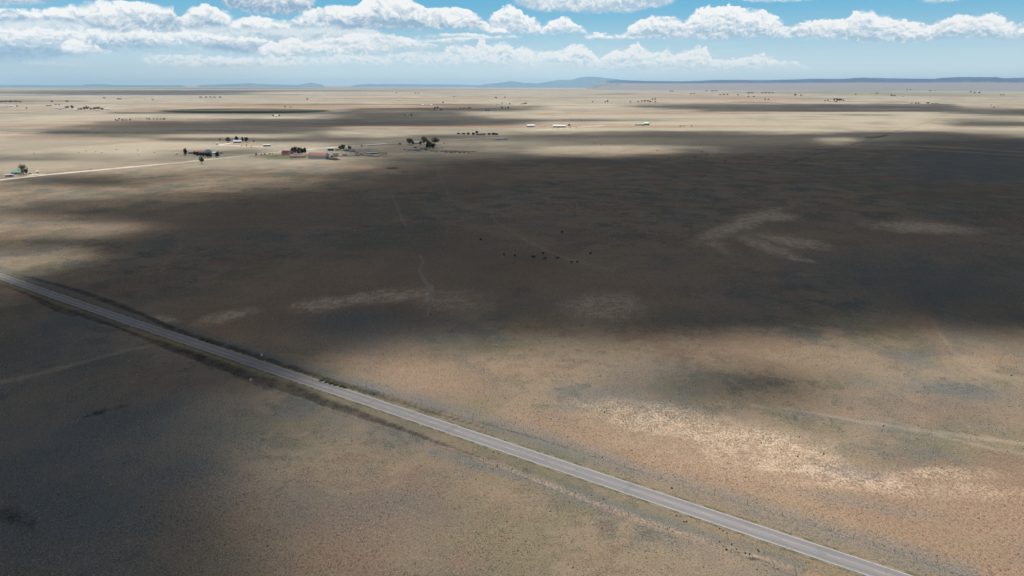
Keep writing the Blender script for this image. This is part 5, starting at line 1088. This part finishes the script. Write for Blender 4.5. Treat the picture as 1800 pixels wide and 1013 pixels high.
hamlet('along the green fields at the right', [(1504, 166.6, 2, 1), (1541, 165, 4, 1.8), (1567, 169, 4, 2.6), (1572.6, 169.2, 4, 1.6), (1551, 158.6, 2, 1), (1558, 158.6, 3, 1.2), (1566, 158.8, 3, 1.2), (1571.6, 158.6, 3, 1.4), (1594.6, 159.4, 2.4, 1.4), (1600, 159, 3, 2), (1635, 160.6, 4, 1.2), (1644, 159.8, 3, 1)], [(1523, 165, 5), (1587, 169.8, 5.4), (1605.6, 159.4, 4), (1604.6, 164.6, 3)], 'along the green fields')
hamlet('of the white farm row before the dark band', [(1603, 182.2, 2, 1.2), (1609.6, 182.2, 3, 1.4), (1614.6, 182.2, 3, 1.4), (1631, 182, 4, 2.2), (1639, 183, 2, 1)], [(1600, 182.4, 3), (1645, 183, 4.6), (1650.6, 183.4, 3)], 'of the white farm row')
hamlet('of the last farms toward the right edge', [(1706, 162.8, 3.6, 2), (1713, 163.8, 3, 1.8), (1721, 164, 4, 2), (1759, 167.6, 1.8, 1.4), (1764, 167.6, 1.8, 1.2), (1747, 189.2, 1.6, 1.2)], [(1708, 164.2, 4), (1742, 185.8, 2.4), (1753, 185.4, 2.4)], 'toward the right edge')

# ------------------------------------------------------------------ cattle
def cow_mesh(pose):
    V_ = []; E_ = []; Rr = []
    def add(p, r, par=None):
        V_.append(p); Rr.append(r); i = len(V_) - 1
        if par is not None: E_.append((par, i))
        return i
    hip = add((-.62, 0, 1.08), (.30, .34)); mid_ = add((-.1, 0, 1.0), (.36, .42), hip); sh = add((.5, 0, 1.08), (.30, .38), mid_)
    rump = add((-.95, 0, 1.12), (.2, .24), hip)
    if pose == 'graze':
        nk = add((.82, 0, .98), (.18, .22), sh); hd = add((1.08, 0, .62), (.13, .15), nk); mz = add((1.24, 0, .28), (.08, .09), hd)
    else:
        nk = add((.86, 0, 1.28), (.17, .21), sh); hd = add((1.15, 0, 1.42), (.13, .15), nk); mz = add((1.45, .05, 1.22), (.08, .09), hd)
    for s in (-1, 1): add((Vector(V_[hd]) + Vector((-.04, .2 * s, .06)))[:], (.035, .05), hd)
    t1 = add((-1.08, 0, 1.02), (.05, .05), rump); t2 = add((-1.12, 0, .5), (.035, .035), t1)
    for s in (-1, 1):
        st = .12 * s
        a = add((.52, .2 * s, .78), (.13, .15), sh); b = add((.54 + st, .2 * s, .42), (.075, .08), a); c_ = add((.53 + st, .2 * s, .06), (.055, .065), b); add((.57 + st, .2 * s, .02), (.06, .06), c_)
        a = add((-.68, .2 * s, .78), (.16, .2), hip); b = add((-.82 - st, .2 * s, .48), (.08, .09), a); c_ = add((-.76 - st, .2 * s, .06), (.055, .065), b); add((-.72 - st, .2 * s, .02), (.06, .06), c_)
    me = bpy.data.meshes.new('cow'); me.from_pydata(V_, E_, []); me.update()
    o = bpy.data.objects.new('cow_build', me); COL.objects.link(o)
    o.modifiers.new('skin', 'SKIN'); ss = o.modifiers.new('sub', 'SUBSURF'); ss.levels = 1; ss.render_levels = 1
    sv = me.skin_vertices[0].data
    for i, r in enumerate(Rr): sv[i].radius = r; sv[i].use_root = (i == 0)
    dg = bpy.context.evaluated_depsgraph_get(); dg.update()
    res = bpy.data.meshes.new_from_object(o.evaluated_get(dg)); bpy.data.objects.remove(o)
    z0 = min(v.co.z for v in res.vertices)
    for v in res.vertices: v.co.z -= z0 + 0.01
    res.materials.clear(); res.materials.append(HIDE); res.polygons.foreach_set('use_smooth', [True] * len(res.polygons)); return res
HIDE = simple_mat('black_hide', (0.010, 0.009, 0.008), rough=0.75, spec=0.25); HIDE2 = simple_mat('brown_hide', (0.05, 0.028, 0.018), rough=0.75, spec=0.25)
COWS = [cow_mesh('graze'), cow_mesh('stand')]
def cow(px, py, label, group, rot, pose, sc_=1.0):
    g = G(px, py); o = bpy.data.objects.new('cow', COWS[pose]); COL.objects.link(o)
    o.location = (g.x, g.y, 0); o.rotation_euler = (0, 0, heading(px, rot)); o.scale = (sc_,) * 3
    return tag(o, label, 'cow', group)
rc = random.Random(5)
herd = [(845, 423), (886, 449), (905, 451.2), (936, 452.4), (939.4, 454), (954.6, 447.2), (957.6, 456.2), (980, 455.4), (988, 409.6), (1004.6, 463), (1015, 462), (1038, 447.4)]
for i, (x, y) in enumerate(herd): cow(x, y, 'black cow of the herd in the shaded middle pasture, ' + ordn(i, len(herd)), 'cattle in the shaded middle pasture', rc.uniform(0, 360), rc.randrange(2), 1.15)
far_herd = [(1046, 252.8), (1057, 256), (1116, 261.6), (1155, 265.6), (1176, 278.8), (1209, 285.8), (1221, 277.4), (1234, 268), (1243.6, 272.6), (1265, 269), (1275, 284), (1323, 271.2)]
for i, (x, y) in enumerate(far_herd): cow(x, y, 'distant black cow scattered along the upper pasture edge, ' + ordn(i, len(far_herd)), 'distant cattle on the upper pasture', rc.uniform(0, 360), rc.randrange(2), 1.45 if i in (7, 11) else 1.2)
lh = [(60, 271.2), (138, 269), (151, 266.6), (168, 266.6), (178.6, 269.2), (205, 263.6), (242, 264.6), (243.4, 273), (271, 269.2), (159, 298.4)]
for i, (x, y) in enumerate(sorted(lh)): bush(x, y, 2.0, 1.6, 'small round dark bush on the sunlit grass behind the gravel road, ' + ordn(i, len(lh)), 'bushes on the grass behind the gravel road', SCRUB)

# ------------------------------------------------------------------ roadside
weeds = [(867, 795.6, 3, 3), (877, 798.6, 3, 3), (874, 820, 4, 3), (901, 825, 3.4, 3), (1012, 867, 3, 3), (1040, 871, 3, 2.6), (1061, 878, 3.4, 3), (1177, 928, 4, 3.4), (1264, 953, 4, 3), (1276.6, 967, 7, 5.4), (1286, 957, 4, 3.4), (1295, 966, 4, 3), (1310, 973, 5, 4), (1317.6, 975, 5, 4)]
for i, (x, y, w_, h_) in enumerate(weeds): bush(x, y, w_ * .62, h_ * .5, 'dark weed clump along the rusty fence strip near the highway, ' + ordn(i, len(weeds)), 'dark weeds along the rusty strip', BROWNW, 'weed_clump', 'weed')
weeds = [(1001, 883, 3, 2.6), (1189, 907, 3, 3), (1202, 918, 4.4, 3.4), (1207, 917, 4, 3), (1265, 930, 4, 3.4), (1271, 933.6, 4, 3.4), (1278, 938, 4, 3), (1332, 967, 4, 3.4), (1334, 969.6, 4, 3)]
for i, (x, y, w_, h_) in enumerate(weeds): bush(x, y, w_ * .62, h_ * .5, 'dark green weed on the near verge of the highway, ' + ordn(i, len(weeds)), 'green weeds on the near verge', BROWNW if i % 2 else WEED, 'weed_clump', 'weed')
for i, (x, y, w_, h_) in enumerate([(566, 672.5, 9, 3.4), (574, 675.2, 10, 4), (582, 677.6, 11, 5), (590, 680, 10, 4.6), (600, 683, 9, 4.4), (607, 685, 8, 4)]):
    bush(x, y - 3.0, w_ * 1.25, h_ * .5, 'bright green weed mound at the far pavement edge, ' + ordn(i, 6), 'green weed mounds at the far pavement edge', WEED, 'weed_clump', 'weed', 34, 24)
for i, (x, y, w_, h_) in enumerate([(354, 600, 9, 3), (364, 603.4, 8, 3), (374, 606.6, 7, 3)]):
    bush(x, y - 2.0, w_ * 1.2, h_ * .6, 'dark green weed mound in the shade at the far pavement edge, ' + ordn(i, 3), 'shaded weed mounds at the far pavement edge', WEED, 'weed_clump', 'weed', 34, 24)
specks = [(756, 553, 3), (1023, 573, 3), (1063, 725.6, 3), (1170, 730.4, 2.6), (1402, 803, 3.4), (1448, 798.6, 4), (1553, 750, 4), (1778, 660.6, 3.6), (1059, 805, 3), (1181, 859, 4)]
wh = ['at the foot of the pale forked trail', 'alone on the shaded pasture right of the pale trail', 'on the sunny grass above the pale sand', 'above the pale sand, right of its twin', 'on the right part of the pale sand', 'right of the pale sand beside a grey flat', 'on the grey two-track at the right', 'by the pale trail at the right edge', 'just above the highway at mid-length', 'on the far verge of the highway']
for (x, y, s_), t_ in zip(specks, wh): bush(x, y, s_ * .85, s_ * .65, 'single black-looking shrub ' + t_, 'lone dark shrubs', SCRUB, 'shrub', 'shrub')
def sign(label, px, py, kind, hp, name='road_sign'):
    k = mpx(py); h_ = hp * k; r = root_at(name, px, py, 25); tag(r, label, 'road sign')
    vs, fs = [], []; tube(vs, fs, (0, .04, 0), (0, .04, h_), .05, .05, 6); mesh_obj('post', vs, fs, POST if kind != 'double' else STEEL, r)
    vs, fs = [], []
    if kind == 'diamond':
        s = .75; prism(vs, fs, [(0, h_ - 1.5), (s, h_ - .75), (0, h_), (-s, h_ - .75)], -.02, .02); o = mesh_obj('plate', vs, fs, YELLOW, r); o.rotation_euler = (0, 0, math.pi / 2)
    elif kind == 'white':
        box(vs, fs, -.5, .5, -.03, 0, h_ - 1.2, h_); mesh_obj('plate', vs, fs, WSIGN, r)
    else:
        box(vs, fs, -.62, .62, -.05, -.02, h_ - 1.5, h_); o = mesh_obj('plate', vs, fs, WSIGN, r)
        vs, fs = [], []; box(vs, fs, -.9, -.35, .1, .14, h_ - 1.35, h_ - .1); mesh_obj('back_plate', vs, fs, STEEL, r)
sign('yellow diamond warning sign on the near edge of the highway', 410.4, 645, 'diamond', 9)
sign('small white square sign in the dark ditch beyond the highway', 460.4, 628, 'white', 7)
sign('silvery road sign with a dark gap on the far side fence', 657.6, 692, 'double', 9)
sign('short whitish marker sign in the dark ditch on the near side', 441, 670, 'white', 5, 'marker_sign')

def wire_fence(label, pts, n_ind=90):
    P = [G(*p) for p in pts]; c = P[0]; r = empty('wire_fence', (c.x, c.y, 0)); tag(r, label, 'fence', 'wire fences along the highway')
    pv, pf = [], []; tube(pv, pf, (0, 0, 0), (0, 0, 1.15), .05, .045, 6); pm = bpy.data.meshes.new('fence_post'); pm.from_pydata(pv, [], pf); pm.materials.append(POST)
    spots = []
    for a, b in zip(P[:-1], P[1:]):
        n = max(1, int((b - a).length / 5.0))
        for k in range(n): spots.append(a.lerp(b, k / n) - c)
    spots.sort(key=lambda s: (s + c).length)
    for s in spots[:n_ind]:
        o = bpy.data.objects.new('fence_post', pm); COL.objects.link(o); o.parent = r; o.location = s
    if spots[n_ind:]:
        vs, fs = [], []
        for s in spots[n_ind:]: tube(vs, fs, (s.x, s.y, 0), (s.x, s.y, 1.25), .07, .06, 5)
        o = mesh_obj('fence_posts', vs, fs, POST, r); o['kind'] = 'stuff'
    vs, fs = [], []
    for a, b in zip(P[:-1], P[1:]):
        for z in (.35, .65, .9, 1.15): tube(vs, fs, (a - c) + Vector((0, 0, z)), (b - c) + Vector((0, 0, z)), .012, .012, 4)
    mesh_obj('wire', vs, fs, STEEL, r)
wire_fence('thin wire fence on the near side of the highway, below the rusty strip', [(60, 527), (262, 611), (450, 676.5), (575, 721), (675, 753), (725, 769), (850, 812), (925, 841), (1010, 875), (1137, 918), (1250, 956), (1360, 998), (1440, 1028)])
wire_fence('thin wire fence on the far side of the highway, above the verge', [(150, 512), (300, 562), (450, 615), (560, 654), (690, 697), (850, 744), (950, 772), (1125, 829), (1200, 853), (1375, 906), (1500, 946), (1650, 998), (1700, 1016)])
